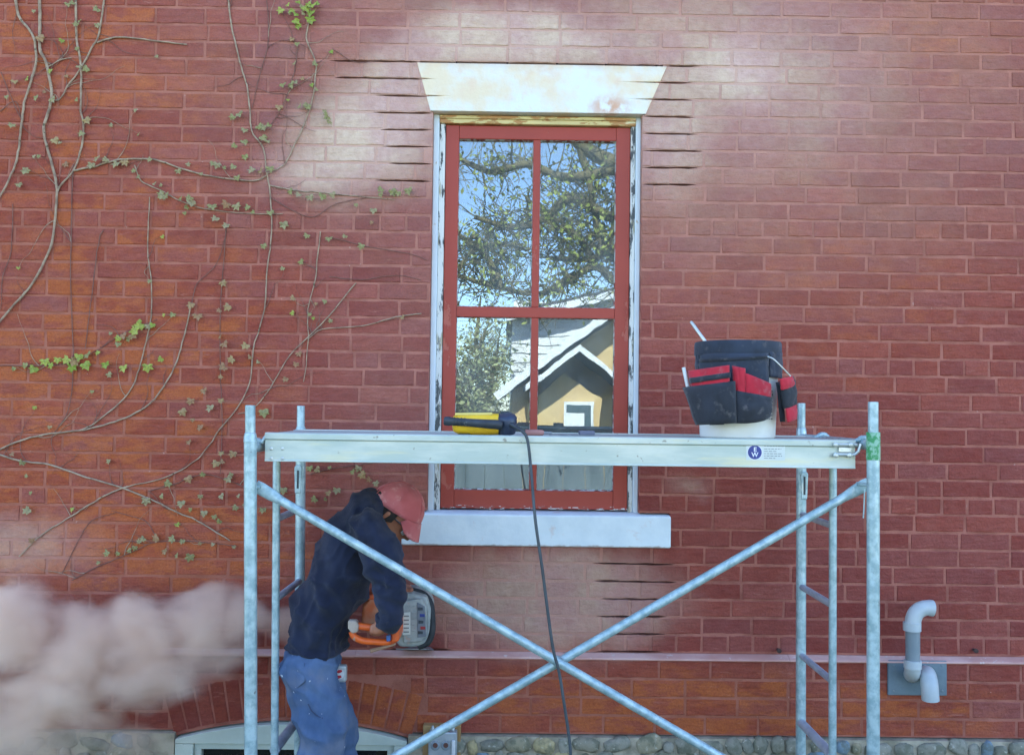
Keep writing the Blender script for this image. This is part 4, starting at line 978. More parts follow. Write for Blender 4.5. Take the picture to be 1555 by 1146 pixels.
M_CAP = cloth('faded_red_cap', srgb(204, 116, 116), srgb(186, 94, 96), srgb(218, 156, 152))
cp_ = MB(); vs = []; nu, nv_ = 36, 12; RC = H(.0, .036)
cf, cu = (fwd*.985+upv*.17).normalized(), (upv*.985-fwd*.17).normalized()
for j in range(nv_+1):
    v = math.radians(90*j/nv_)
    for i in range(nu):
        u = 2*math.pi*i/nu; ridge = 1+.012*abs(math.sin(3*u)); rr = math.cos(v)**.85
        nz = .0045*mnoise.noise(Vector((math.cos(u)*2.5, math.sin(u)*2.5, j*.35))) + .003*mnoise.noise(Vector((math.cos(u)*6, math.sin(u)*6, j*.8)))
        vs.append(RC + cf*math.cos(u)*(.111*ridge+nz)*rr + side*math.sin(u)*(.088*ridge+nz)*rr + cu*(math.sin(v)*.104 - .008*(1-math.sin(v))))
cp_.add(vs, [(j*nu+i, j*nu+(i+1) % nu, (j+1)*nu+(i+1) % nu, (j+1)*nu+i) for j in range(nv_) for i in range(nu)])
o = cp_.build('cap', M_CAP, per, smooth=True, auto=80); s_ = o.modifiers.new('s', 'SOLIDIFY'); s_.thickness = .003
cap_o = o
MB().ball(RC+cu*.105, (.007,.007,.004), 10, 6).build('cap_button', M_CAP, cap_o, smooth=True)
bl = MB(); vs = []; nu, nv_ = 16, 8; bd = (cf*.42-cu*.91).normalized()
for j in range(nv_+1):
    v = j/nv_
    for i in range(nu+1):
        u = -1+2*i/nu; ang = u*math.radians(58); base = RC + cf*.111*math.cos(ang) + side*.088*math.sin(ang) - cu*.004
        ext_ = .070*(1-abs(u)**3)**.5*v; vs.append(base + (cf*.40-cu*.90).normalized()*ext_ - cu*(.020*u*u*v) - cf*(.018*u*u*v))
bl.add(vs, [(j*(nu+1)+i, j*(nu+1)+i+1, (j+1)*(nu+1)+i+1, (j+1)*(nu+1)+i) for j in range(nv_) for i in range(nu)])
o = bl.build('cap_bill', M_CAP, cap_o, smooth=True, auto=80); s_ = o.modifiers.new('s', 'SOLIDIFY'); s_.thickness = .004
# stitched seams of the cap's panels
for k in range(6):
    u = math.pi/6 + math.pi*k/3; sp_ = []
    for j in range(13):
        v = math.radians(88*j/12); rr = math.cos(v)**.85; ridge = 1+.012*abs(math.sin(3*u))
        sp_.append(RC + cf*math.cos(u)*(.1125*ridge)*rr + side*math.sin(u)*(.0895*ridge)*rr + cu*(math.sin(v)*.1055 - .008*(1-math.sin(v))))
    m = MB(); m.tube(sp_, .0016, 6); m.build('cap_seam', M_CAP, cap_o, smooth=True)
# safety glasses
M_LENS = stdmat('clear_lens', (.75,.8,.82), rough=.08, bump=0, spec=.8)
g = MB(); g.tube([H(-.012, .012, .081), H(.05, .012, .074), H(.084, .008, .062)], .0026, 8); gl_ = g.build('glasses_arm', stdmat('glasses_frame', srgb(40,40,44), rough=.3), per, smooth=True)
for s in (1, -1):
    g = MB(); q = [H(.093, .016, .010*s), H(.089, .018, .05*s), H(.078, .010, .066*s), H(.074, -.014, .064*s), H(.086, -.022, .044*s), H(.094, -.016, .014*s)]; g.add(q, [tuple(range(6))]); o = g.build('lens', M_LENS, per); s_ = o.modifiers.new('s', 'SOLIDIFY'); s_.thickness = .002
# sweatshirt
M_SWEAT = cloth('navy_sweatshirt', srgb(42, 48, 70), srgb(30, 35, 54), srgb(54, 60, 80), 420, 8, srgb(112, 106, 110), .62)
def folds(P, nn):
    # creases: long folds that hang from the shoulder and gather at elbow and waist
    q = Vector((P.x, P.y*.7, P.z))
    a = mnoise.noise(Vector((q.x*9+q.z*5, q.y*6, q.z*3.5)))*.020 + mnoise.noise(Vector((q.x*22+q.z*9, q.y*14, q.z*10)))*.012
    rd = lambda t: (1-abs(mnoise.noise(t)))**5
    a += .016*rd(Vector((q.x*5+q.z*7, q.y*4, q.z*3-q.x*4))) + .010*rd(Vector((q.x*11-q.z*8, q.y*7+4, q.z*6+q.x*9))) - .010
    z1 = J(480, 960).z; w = math.exp(-((P.z-z1)/.05)**2); a += .006*w*math.sin(P.x*70+P.y*60+mnoise.noise(q*6)*5)
    el = (P-EN).length; a += .008*math.exp(-(el/.09)**2)*math.sin((P.z-EN.z)*120+P.x*30)
    return a
ss = [(J(483, 966), (.120,.170,.085), J(497, 915), (.128,.176,.11)), (J(497, 915), (.128,.176,.11), J(524, 852), (.130,.185,.12)), (J(524, 852), (.130,.185,.12), J(546, 802), (.118,.205,.105)),
      (J(546, 802), (.110,.20,.10), J(558, 780), (.085,.15,.075)), (J(557, 778), (.075,.10,.07), J(566, 768), (.066,.080,.060)),
      (J(556, 806, -.58), .080, J(578, 846, -.625), .073), (J(578, 846, -.625), .073, EN, .068), (EN, .067, J(591, 918, -.625), .058), (J(591, 918, -.625), .058, J(589, 940, -.605), .046),
      (J(562, 806, -.22), .078, EF, .064), (EF, .062, J(600, 893, -.27), .046), (J(478, 978), (.115,.165,.03), J(486, 982), (.115,.165,.03))]
sw = blob('sweatshirt', ss, .008, M_SWEAT, per, smooth=5, disp=folds)
cl_ = MB(); nrm = (J(585, 772)-J(560, 790)).normalized(); cb = J(571, 779); v1 = nrm.cross(Vector((0,1,0))).normalized()
ring = [cb+v1*math.cos(t)*.066+Vector((0,1,0))*math.sin(t)*.074 for t in [2*math.pi*k/28 for k in range(29)]]; cl_.tube(ring, .011, 10, cap=False); cl_.build('collar', M_SWEAT, sw, smooth=True)
cu_ = MB(); cu_.lathe(J(589, 933, -.607), J(588, 946, -.60)-J(589, 933, -.607), [(0,.042),(.004,.047),(.022,.046),(.034,.040),(.036,.034)], 22); cu_.build('cuff', M_SWEAT, sw, smooth=True)
# paint smear on the sleeve
# jeans
jm, n, p, _ = newmat('worn_denim'); P = n.obj(); c = n.mix(n.ramp(n.noise(n.scalev(P, 1, 1, .5), 7, 5, .6), .32, .68), srgb(68, 90, 124), srgb(94, 116, 150)); c = n.mix(n.ramp(n.noise(n.vmath('ADD', P, (5,5,5)), 5, 5), .48, .70, 0, .45), c, srgb(140, 138, 140))
c = n.mix(n.ramp(n.noise(P, 55, 2, .5), .735, .75, 0, .9), c, srgb(214, 216, 218)); n.put(p.inputs['Base Color'], c); p.inputs['Roughness'].default_value = .9; p.inputs['Specular IOR Level'].default_value = .2
w = n.new('TexWave'); n.put(w.inputs['Vector'], P); w.inputs['Scale'].default_value = 380; n.put(p.inputs['Normal'], n.bump(n.math('ADD', n.math('MULTIPLY', w.outputs['Fac'], .3), n.noise(P, 22, 5)), .4, .006))
def jf(P, nn):
    q = Vector((P.x, P.y, P.z)); a = mnoise.noise(Vector((q.x*7+q.z*8, q.y*6, q.z*5)))*.010 + mnoise.noise(Vector((q.x*16, q.y*14, q.z*22)))*.007 + .013*(1-abs(mnoise.noise(Vector((q.x*6+q.z*9, q.y*5, q.z*5-q.x*6)))))**5 - .004
    zk = KN.z; a += .006*math.exp(-((P.z-zk)/.1)**2)*math.sin(P.z*90+P.x*20); zl = .17; a += .008*math.exp(-((P.z-zl)/.08)**2)*math.sin(P.z*110)
    return a
js = [(J(474, 984), (.108,.158,.05), J(474, 1012), (.118,.165,.08)), (HN+Vector((0,.02,.0)), (.112,.10,.10), KN+Vector((0,0,.16)), (.096,.092,.10)), (KN+Vector((0,0,.16)), (.096,.092,.10), KN, (.082,.082,.09)), (KN, .080, AN+Vector((0,0,-.03)), (.072,.072,.03)),
      (HF+Vector((0,-.02,.0)), (.108,.10,.10), KF+Vector((0,0,.16)), (.088,.088,.10)), (KF+Vector((0,0,.16)), (.088,.088,.10), KF, (.08,.08,.09)), (KF, .080, AF+Vector((0,0,-.03)), (.072,.072,.03))]
je = blob('jeans', js, .008, jm, per, smooth=5, disp=jf)
for a in (AN, AF):
    bs = [(Vector((a.x-.02, a.y, .05)), (.062,.055,.05), Vector((a.x+.10, a.y, .045)), (.07,.052,.044)), (Vector((a.x-.01, a.y, .05)), .055, Vector((a.x-.005, a.y, .15)), .052)]
    blob('boot', bs, .008, stdmat('tan_boot', srgb(120, 92, 62), srgb(96, 72, 50), rough=.8) if 'tan_boot' not in bpy.data.materials else bpy.data.materials['tan_boot'], per, smooth=4)
# hip pocket: stitched flap and seam on the near side
def onleg(px, py, o=.004):
    """nearest jeans surface seen at this pixel"""
    d = (ROT @ Vector(((px-CX)/F, -(py-CY)/F, -1))).normalized(); ok, loc, nn, i = je.ray_cast(CAM-ORG[je.name], d)
    return (loc+ORG[je.name]-d*o) if ok else at(px, py, -.55)
pk = MB(); pk.tube([onleg(x, y, .001) for x, y in ((468,1068),(473,1078),(480,1085),(490,1090))], .0028, 8); pk.build('hammer_loop', stdmat('seam_dark', srgb(52,66,96)), je, smooth=True)

bp_ = MB(); cr = [(436,1008),(462,1006),(463,1034),(451,1044),(438,1036)]; top_ = [onleg(x, y, .0035) for x, y in cr]; bp_.add(top_+[onleg(449.5, 1024, .0035)], [(i, (i+1) % 5, 5) for i in range(5)]); o = bp_.build('back_pocket', jm, je); s_ = o.modifiers.new('s', 'SOLIDIFY'); s_.thickness = .005; s_.offset = 0
# ------------------------------------------------------------------ tape measure clipped to the pocket
tq = onleg(513, 1023, .0); yT = tq.y-.03
tm = thing('tape_measure', 'small silver tape measure with red mark clipped on the jeans pocket', 'tape measure', at(513, 1036, yT))
a, b = at(502, 1036, yT), at(526, 1010, yT)
MB().box((a.x, yT, a.z), (b.x, yT+.032, b.z)).build('case', stdmat('tape_case', srgb(182, 188, 190), srgb(160, 166, 170), rough=.35, metal=.4), tm, bevel=.010, seg=4)
MB().lathe(at(515, 1023, yT), (0,-1,0), [(0,.020),(.001,.020),(.0015,.018),(.0015,0)], 24, cap=False).build('badge', stdmat('tape_badge', srgb(206,206,206), rough=.4), tm, smooth=True)
for px, py, dx in ((515.5, 1018.5, 1), (514.5, 1027, -1)):
    q = at(px, py, yT-.002); m = MB(); m.prism([(q.x-.012, yT-.0018, q.z-.004), (q.x-.002, yT-.0018, q.z-.008), (q.x+.011, yT-.0018, q.z-.002), (q.x+.008, yT-.0018, q.z+.006), (q.x-.004, yT-.0018, q.z+.005)], (0,-.0012,0)); m.build('red_mark', stdmat('badge_red', srgb(176,40,52), rough=.4), tm)
MB().box((a.x+.006, yT+.0325, a.z+.012), (a.x+.026, yT+.036, b.z+.010)).build('belt_clip', M_RIV, tm, bevel=.002)

# ------------------------------------------------------------------ cut-off saw
M_ORG = stdmat('saw_orange', srgb(224, 100, 36), srgb(198, 82, 34), scale=14, rough=.45, bump=.08, spots=srgb(176, 140, 120), spot_at=.60)
M_SGREY = stdmat('saw_grey', srgb(158, 162, 160), srgb(126, 132, 132), scale=14, rough=.5, bump=.12, spots=srgb(160, 140, 132), spot_at=.60)
M_DUSTO = stdmat('dusty_orange', srgb(200, 100, 56), srgb(194, 142, 112), scale=12, rough=.7, bump=.1)
saw = thing('masonry_saw', 'orange and grey petrol masonry saw held against the wall', 'saw', at(600, 990, -.36))
def pp(name, poly, y0, y1, mat, bev=.006, par=None, seg=3):
    m = MB(); m.prism([at(x, y, y0) for x, y in poly], (0, y1-y0, 0)); return m.build(name, mat, par or saw, bevel=bev, seg=seg)
pp('engine_body', [(603,902),(626,900),(648,906),(654,925),(655,960),(648,978),(628,983),(606,982),(598,970),(598,915)], -.40, -.21, M_SGREY, .012)
pp('top_cover', [(560,908),(600,902),(606,915),(606,945),(596,960),(556,962),(548,945),(550,920)], -.39, -.22, M_DUSTO, .014)
pp('cover_band', [(556,903),(600,899),(602,907),(556,911)], -.395, -.225, M_ORG, .005)
pp('starter_cover', [(606,912),(640,908),(648,922),(648,966),(640,975),(612,977)], -.417, -.4005, M_SGREY, .008)
pp('info_label', [(611,930),(623,929),(623,963),(611,964)], -.4195, -.4175, stdmat('label_white', srgb(206, 212, 206), srgb(186,194,188), rough=.5), .001, seg=1)
for k in range(5): pp('label_line', [(613,934+k*6),(621,934+k*6),(621,936+k*6),(613,936+k*6)], -.4208, -.4198, M_GREY, 0)
pp('side_decal', [(633,914),(645,920),(647,966),(634,968)], -.4205, -.4178, stdmat('decal_grey', srgb(112, 120, 130), srgb(92,98,108), rough=.45), .001, seg=1)
for k, (x, y, c) in enumerate(((638,924,M_BLK),(641,934,M_BLUE),(639,944,M_BLK),(642,953,None),(638,960,M_BLK))):
    pp('decal_mark', [(x-3.5,y-2.5),(x+4,y-2),(x+4,y+2),(x-3.5,y+2.5)], -.4222, -.4208, c or stdmat('decal_red', srgb(150,40,44)), 0)
for k in range(5): pp('starter_rib', [(625.5,920+k*9),(630.5,920+k*9),(630.5,922+k*9),(625.5,922+k*9)], -.421, -.4172, M_SGREY, .001, seg=1)
m = MB(); m.tube(smooth_path([at(603,905,-.335), at(612,898,-.335), at(626,897,-.34), at(643,902,-.345), at(653,915,-.36), at(656,935,-.38), at(656,958,-.39), at(650,974,-.39), at(636,981,-.38)], 6), .0135, 14); m.build('front_handle', stdmat('handle_rubber', srgb(46,50,54), srgb(36,40,44), rough=.7), saw, smooth=True)
# rear handle: a loop, its top bar in the near hand
hnd = MB(); hnd.tube(smooth_path([at(600,953,-.56), at(586,954,-.565), at(570,953,-.568), at(553,951,-.568), at(540,949,-.565)], 5), [.0135]*21, 14); hnd.build('grip_bar', M_ORG, saw, smooth=True)
pp('handle_end', [(528,942),(541,942),(545,950),(543,960),(534,962),(528,954)], -.585, -.55, stdmat('dusty_grey_cap', srgb(176, 160, 146), srgb(150,132,120), rough=.8), .006)
hnd = MB(); hnd.tube(smooth_path([at(534,958,-.565), at(538,966,-.565), at(550,972,-.56), at(570,974,-.55), at(590,974,-.53), at(602,968,-.46), at(603,956,-.52), at(598,952,-.56)], 5), .0125, 14); hnd.build('guard_bar', M_ORG, saw, smooth=True)
pp('handle_mount', [(592,948),(606,940),(606,974),(594,976)], -.56, -.39, M_ORG, .008)
pp('throttle_lock', [(586,965),(592,964),(593,973),(587,974)], -.58, -.555, stdmat('blue_button', srgb(60,96,150), rough=.4), .003)
m = MB(); m.tube([at(562,988,-.43), at(580,983,-.42), at(600,977,-.39)], [.008,.0065,.006], 10); m.build('drain_spout', stdmat('dusty_tan', srgb(170,136,112), rough=.8), saw, smooth=True)
# blade: a flat bar that reaches from the saw down into the kerf in the wall
kz = zj(34); zs = at(620, 984, -.24).z; xa, xb = at(602, 985, -.24).x, at(650, 985, -.24).x; xm = (xa+xb)/2
outl = [(xa, -.25), (xb, -.25), (xb+.01, -.05)] + [(xm+.005+math.cos(t)*.066, math.sin(t)*.066) for t in [0, .4, .8, 1.2, 1.57, 1.94, 2.34, 2.74, 3.14]] + [(xa, -.05)]
zl = lambda y: kz if y > -.01 else kz+(zs-kz)*(-y-.01)/.24
m = MB(); m.prism([(x, y, zl(y)-.002) for x, y in outl], (0, 0, .004)); m.build('guide_bar', M_TSTEEL, saw)
# ------------------------------------------------------------------ climbing vine on the wall
M_STEM = stdmat('vine_bark', srgb(170, 148, 124), srgb(128, 104, 86), scale=22, rough=.85, bump=.5, bscale=120, spots=srgb(96, 84, 62), spot_at=.60)
M_TWIG = stdmat('thin_vine_twig', srgb(128, 92, 80), srgb(104, 70, 62), scale=22, rough=.85, bump=.4)
def leafmat(name, c1, c2):
    m, n, p, _ = newmat(name); oi = n.new('ObjectInfo'); c = n.mix(oi.outputs['Random'], lin(c1), lin(c2)); c = n.mix(n.ramp(n.noise(n.pos(), 120, 3), .45, .7, 0, .5), c, srgb(90, 74, 44))
    n.put(p.inputs['Base Color'], c); p.inputs['Roughness'].default_value = .55; p.inputs['Subsurface Weight'].default_value = .0; return m
M_LEAFG = leafmat('green_leaf', srgb(126, 142, 44), srgb(158, 160, 66)); M_LEAFO = leafmat('olive_leaf', srgb(134, 130, 72), srgb(150, 134, 96)); M_LEAFB = leafmat('dusty_brown_leaf', srgb(158, 132, 84), srgb(146, 104, 70))
vine = thing('climbing_vine', 'bare spreading ivy vine with small green leaves climbing the brick wall', 'vine', (at(60, 600).x, -.01, .5))
STEMS_AND_SHADOW = [ # radius in px, points
 (2.6, [(22,-20),(30,25),(48,50),(56,75),(53,110),(40,150),(34,190),(30,225),(22,258),(0,300),(-30,330)]),
 (2.9, [(61,-20),(62,30),(62,75),(72,100),(80,150),(70,185),(68,205),(76,235),(87,280),(87,305),(85,335),(80,370),(65,405),(48,435),(25,460),(0,490),(-30,520)]),
 (2.3, [(116,-20),(118,60),(124,100),(124,140),(124,170),(128,190),(125,225),(112,260),(95,280),(88,292)]),
 (1.9, [(162,-20),(152,50),(140,75),(120,110),(105,130),(92,152),(80,152)]),
 (1.8, [(148,66),(165,60),(180,57),(210,60),(235,63),(262,66),(285,68)]),
 (1.2, [(75,102),(92,92),(110,88)]),
 (2.0, [(112,260),(140,255),(165,247),(190,243),(235,243),(280,258),(330,270),(385,275),(405,268)]),
 (1.6, [(345,-20),(352,40),(365,95),(375,130),(380,165),(383,200),(400,225),(405,262),(410,290),(413,350),(405,420),(402,470),(385,530),(380,580),(360,620),(335,650),(315,680),(290,705),(250,725),(195,738)]),
 (1.7, [(474,-10),(470,30),(466,60),(478,90),(480,110),(475,150),(462,190),(448,220),(432,250),(405,265)]),
 (1.0, [(452,75),(445,120),(430,160),(412,190)]), (.9, [(405,-10),(408,60),(395,115),(383,165)]),
 (1.3, [(410,282),(450,290),(480,292),(510,295),(560,300),(600,304)]),
 (1.9, [(-20,690),(0,682),(40,666),(80,658),(130,652),(175,640),(215,622),(240,600),(262,565),(275,530),(285,490),(292,460)]),
 (1.5, [(120,654),(140,645),(175,618),(200,590),(212,560),(222,520),(230,480),(230,420),(225,380),(228,300)]),
 (2.0, [(-20,688),(0,690),(35,700),(75,705),(120,720),(185,740),(230,758),(265,775),(300,790),(350,820)]),
 (1.7, [(195,738),(165,750),(130,770),(95,792),(60,815),(30,845)]),
 (1.2, [(487,352),(482,395),(478,430),(468,470),(468,520),(462,580)]), (1.2, [(540,430),(500,480),(470,510),(440,540),(410,590),(385,620),(362,628)]),
 (1.2, [(640,476),(600,482),(550,495),(490,500),(468,515)]), (.9, [(-20,556),(20,555),(60,555),(110,550),(150,530),(190,505),(240,485)]),
 (1.2, [(205,252),(215,275),(245,290),(285,310),(330,320),(385,325),(430,325)]), (.9, [(110,880),(145,862),(200,838),(240,822),(300,822),(355,828)]),
 (1.0, [(225,745),(265,735),(310,720),(365,735)]), (1.0, [(112,250),(110,300),(108,420),(112,550),(105,620),(85,655)]), (1.0, [(158,350),(150,370),(140,450),(130,530)]),  # the longest of these is a thin dark shadow, built as a stem
 (.9, [(470,720),(500,712),(540,706),(566,703)]), (.8, [(410,300),(470,330),(510,310),(560,300)]), (.8, [(500,360),(560,375),(620,385),(648,395)]), (.8, [(500,420),(550,425),(600,418),(640,425)]),
 (.8, [(292,460),(300,430),(330,400),(345,350)]), (.9, [(345,340),(340,400),(335,470),(335,560),(338,640),(335,720)]), (.8, [(0,170),(25,155),(34,190)]), (.8, [(2,110),(18,150),(34,185)]), (.8, [(360,735),(390,745),(430,752),(470,745)]),
 (.8, [(240,820),(220,790),(170,775)]), (.8, [(20,310),(18,380),(5,420),(2,470)]), (.7, [(505,75),(540,95),(580,92)]), (.8, [(95,870),(120,820),(140,790),(175,778)])]
r = random.Random(5); LEAFSPOT = []
for k, (rp, pts) in enumerate(STEMS_AND_SHADOW):
    rad = rp*.8/345; P = []
    for q in smooth_path([Vector((x, y, 0)) for x, y in pts], 5):
        w = at(q.x+1.2*mnoise.noise(Vector((q.x*.08, q.y*.08, k))), q.y+1.2*mnoise.noise(Vector((q.x*.08, q.y*.08, k+9))), 0); P.append(Vector((w.x, -rad*.85-.002-.003*abs(mnoise.noise(Vector((q.x*.02, q.y*.02, k*3)))), w.z)))
    rs = [rad*(1-.35*i/len(P))*(1+.22*mnoise.noise(Vector((i*1.7, k, 0)))) for i in range(len(P))]
    m = MB(); m.tube(P, rs, 7); st_o = m.build('stem', M_STEM if rp > 1.15 else M_TWIG, vine, smooth=True)
    LEAFSPOT.append((st_o, P))
# finer shoots feeling their way over the brick from the main stems
main = list(LEAFSPOT)
r2 = random.Random(17)
for k in range(120):
    st_o, P = r2.choice(main[:24]); p = Vector(r2.choice(P)); d = Vector((r2.gauss(0, 1), 0, r2.gauss(.5, .8))).normalized(); pts = [p]; L = r2.uniform(.06, .30)
    if p.x > at(470, 400).x: L *= .6
    for q in range(7): d = (d+Vector((r2.gauss(0, .28), 0, r2.gauss(.05, .28)))).normalized(); e = pts[-1]+d*L/7; pts.append(Vector((e.x, -.0035-.002*r2.random(), e.z)))
    m = MB(); m.tube(smooth_path(pts, 3), [max(.0006, .0017*(1-i/26)) for i in range(22)], 5); LEAFSPOT.append((m.build('shoot', M_TWIG if k % 3 else M_STEM, vine, smooth=True), pts))
# leaves: three-lobed drooping blades
lm_ = []
for k in range(4):
    rr_ = random.Random(k); out = [(0,0),(.30,.10),(.62,-.02),(.46,-.34),(.60,-.62),(.28,-.60),(.0,-1.0),(-.28,-.62),(-.58,-.60),(-.44,-.32),(-.62,-.0),(-.30,.12)]
    vs = [(0,-.18,-.35)]+[(x+rr_.uniform(-.06,.06), -.10*abs(x)*3*rr_.uniform(.2,1)+rr_.uniform(-.05,.05)-.12*(z < -.5), z+rr_.uniform(-.06,.06)) for x, z in out]
    me = bpy.data.meshes.new('leaf'); me.from_pydata(vs, [], [(0, 1+i, 1+(i+1) % 12) for i in range(12)]); lm_.append(me)
for mt in (M_LEAFG, M_LEAFO, M_LEAFB): pass
lmesh = {}
def leaf(parent, px, py, size, kind):
    key = (r.randrange(4), kind)
    if key not in lmesh: me = lm_[key[0]].copy(); me.materials.append((M_LEAFG, M_LEAFO, M_LEAFB)[kind]); lmesh[key] = me
    o = bpy.data.objects.new('leaf', lmesh[key]); s = size/345; o.scale = (s, s, s); o.rotation_euler = (r.uniform(-.5, .1), r.uniform(-.9, .9), r.uniform(-.6, .6))
    q = at(px, py, -.014); reg(o, parent, (q.x, -.014-r.uniform(0, .008), q.z))
def near(px, py):
    w = at(px, py, 0); return min(LEAFSPOT, key=lambda t: min((Vector((p.x, 0, p.z))-Vector((w.x, 0, w.z))).length for p in t[1]))[0]
EX = [(0, 9, [(428,18),(437,12),(445,20),(452,8),(460,14),(468,10),(476,12),(484,10),(474,22),(462,24),(450,26),(440,24),(470,32),(447,36),(453,42),(462,16),(480,18)]),
 (0, 9, [(22,562),(40,556),(53,562),(68,550),(78,556),(88,548),(105,548),(110,558),(115,550),(120,543),(128,556),(133,541),(150,538),(160,555),(188,560),(224,558),(246,548)]),
 (0, 9, [(180,525),(188,512),(195,516),(203,505),(210,492),(215,496),(225,497),(232,496),(250,481),(182,516),(200,512),(207,500)]),
 (1, 8, [(120,105),(133,107),(80,154),(116,155),(20,193),(60,240),(42,262),(28,283),(60,60),(52,20),(104,10),(112,8),(150,18),(118,40),(55,150),(10,150),(82,215),(130,185),(126,205),(93,220)]),
 (1, 8, [(140,252),(150,243),(163,245),(178,250),(188,248),(230,245),(270,262),(284,252),(306,267),(360,272),(205,262),(210,272),(235,282),(246,284),(250,300),(290,303),(254,298)]),
 (1, 8, [(355,180),(363,176),(372,200),(370,218),(358,224),(392,195),(402,197),(410,193),(398,212),(407,218),(330,252),(340,258),(356,256),(372,240),(325,252),(385,260),(395,262),(410,258)]),
 (1, 8, [(448,128),(430,132),(442,131),(424,165),(455,165),(466,165),(482,140),(462,162),(452,70),(447,100),(480,100),(498,180),(500,188),(493,172),(396,196)]),
 (1, 9, [(250,300),(275,305),(285,318),(290,310),(322,316),(330,335),(345,312),(358,315),(378,317),(383,326),(410,325),(430,342),(345,345),(440,293),(455,299),(470,302),(490,300),(505,298),(540,314),(567,322),(580,291),(595,293),(605,296),(620,291)]),
 (1, 8, [(500,365),(467,360),(550,375),(525,362),(400,375),(565,340),(578,297)]),
 (2, 9, [(292,465),(300,482),(337,432),(335,475),(348,468),(335,514),(340,525),(354,548),(342,560),(380,545),(375,527),(337,575),(335,610),(310,595),(275,627),(290,610),(293,640),(337,690),(340,704),(330,705),(355,690),(305,650),(400,627),(435,578),(450,555),(320,620)]),
 (1, 8, [(18,692),(35,704),(42,725),(48,750),(46,776),(310,722),(285,728),(345,728),(352,722),(258,735),(222,760),(276,765),(290,775),(325,786),(335,793),(310,780),(305,755),(336,755),(362,755),(360,772),(372,768),(245,755),(390,750)]),
 (1, 8, [(165,840),(195,838),(205,833),(220,820),(240,818),(265,820),(278,823),(305,827),(325,828),(355,832),(268,845),(290,845),(250,838),(180,842),(150,856),(213,824)]),
 (1, 8, [(470,712),(480,715),(500,712),(512,745),(498,750),(495,760),(420,760),(400,775),(440,770),(535,718),(548,722),(562,730),(570,735),(545,712),(480,760),(430,745)])]
for kind, size, pts in EX:
    for (x, y) in pts: leaf(near(x, y), x, y-size*.5, size*1.2*r.uniform(.55, 1.25), kind if r.random() < .8 else r.choice((1, 2)))

for st_o, P in LEAFSPOT[len(main):]:
    if r.random() < .4:
        q = P[-1]; o = bpy.data.objects.new('leaf', None)
        bpy.data.objects.remove(o); key = (r.randrange(4), r.choice((0, 1, 1, 2)))
        if key not in lmesh: me = lm_[key[0]].copy(); me.materials.append((M_LEAFG, M_LEAFO, M_LEAFB)[key[1]]); lmesh[key] = me
        o = bpy.data.objects.new('leaf', lmesh[key]); s = r.uniform(5, 9)/345; o.scale = (s, s, s); o.rotation_euler = (r.uniform(-.5, .1), r.uniform(-.9, .9), r.uniform(-.6, .6)); reg(o, st_o, (q.x, -.012, q.z))
# ------------------------------------------------------------------ plume of brick dust blown out behind the saw
PL = [ # px, py, Y, radius along x / y / z in metres, strength
 (455, 955, -.24, .12, .10, .10, 1.1), (425, 938, -.28, .16, .14, .15, 1.15), (370, 930, -.34, .22, .20, .17, 1.1), (340, 990, -.34, .26, .2, .2, .9), (300, 940, -.40, .25, .26, .19, 1.0), (215, 955, -.44, .26, .30, .22, 1.05), (230, 1010, -.44, .34, .30, .26, .95), (115, 975, -.46, .34, .34, .25, 1.1),
 (90, 1040, -.48, .36, .36, .30, 1.0), (10, 965, -.48, .34, .36, .30, 1.05), (140, 1095, -.48, .26, .3, .20, .9), (20, 1110, -.5, .44, .36, .36, 1.0), (200, 1130, -.46, .3, .3, .18, .8), (60, 1150, -.46, .4, .3, .2, .9), (-130, 1010, -.5, .50, .38, .42, 1.0), (-260, 1040, -.5, .5, .38, .5, .9)]
blobs = [(at(x, y, Y), rx, ry, rz, st) for x, y, Y, rx, ry, rz, st in PL]
vm_ = bpy.data.materials.new('brick_dust'); vm_.use_nodes = True; t = vm_.node_tree; t.nodes.clear(); n = N(t); out = t.nodes.new('ShaderNodeOutputMaterial')
P = n.pos(); wob = n.vmath('SUBTRACT', n.noise(P, 3.2, 2, .5, color=True), (.5,.5,.5)); P2 = n.vmath('ADD', P, n.vmath('SCALE', wob, scale=.34))
tot = None
for c, rx, ry, rz, st in blobs:
    d = n.vmath('LENGTH', n.vmath('MULTIPLY', n.vmath('SUBTRACT', P2, tuple(c)), (1/rx, 1/ry, 1/rz))); v = n.math('MULTIPLY', n.ramp(d, 1.25, .0), st); tot = v if tot is None else n.math('MAXIMUM', tot, v)
Pn = n.vmath('ADD', n.scalev(P, .6, 1, 1.1), n.vmath('SCALE', wob, scale=.35))
big = n.noise(Pn, 4.4, 2, .5); fine = n.noise(Pn, 10.0, 5, .62)
nz = n.math('ADD', n.math('MULTIPLY', big, 1.0), n.math('MULTIPLY', fine, 1.25))
gx0 = at(90, 955, -.45); gd = n.vmath('LENGTH', n.vmath('MULTIPLY', n.vmath('SUBTRACT', P, tuple(gx0)), (1/1.1, 0, 1/.42))); gain = n.ramp(gd, 1.0, .1, 11.0, 26.0)
den = n.math('ADD', n.math('SUBTRACT', n.math('MULTIPLY', tot, 1.8), nz), .25); den = n.math('MULTIPLY', n.math('POWER', n.math('MAXIMUM', den, 0.0), 1.5), gain)
pv = n.new('VolumePrincipled'); pv.inputs['Color'].default_value = (.99, .84, .73, 1); pv.inputs['Anisotropy'].default_value = .1
n.put(pv.inputs['Density'], den); t.links.new(pv.outputs[0], out.inputs['Volume'])
cs = [(c, (rx*1.22, ry*1.15, rz*1.22), c+Vector((.001,0,0)), (rx*1.22, ry*1.15, rz*1.22)) for c, rx, ry, rz, st in blobs]
dc = blob('dust_cloud', cs, .03, vm_, None, smooth=4, org=(at(150, 1000, -.45).x, -.45, .6))
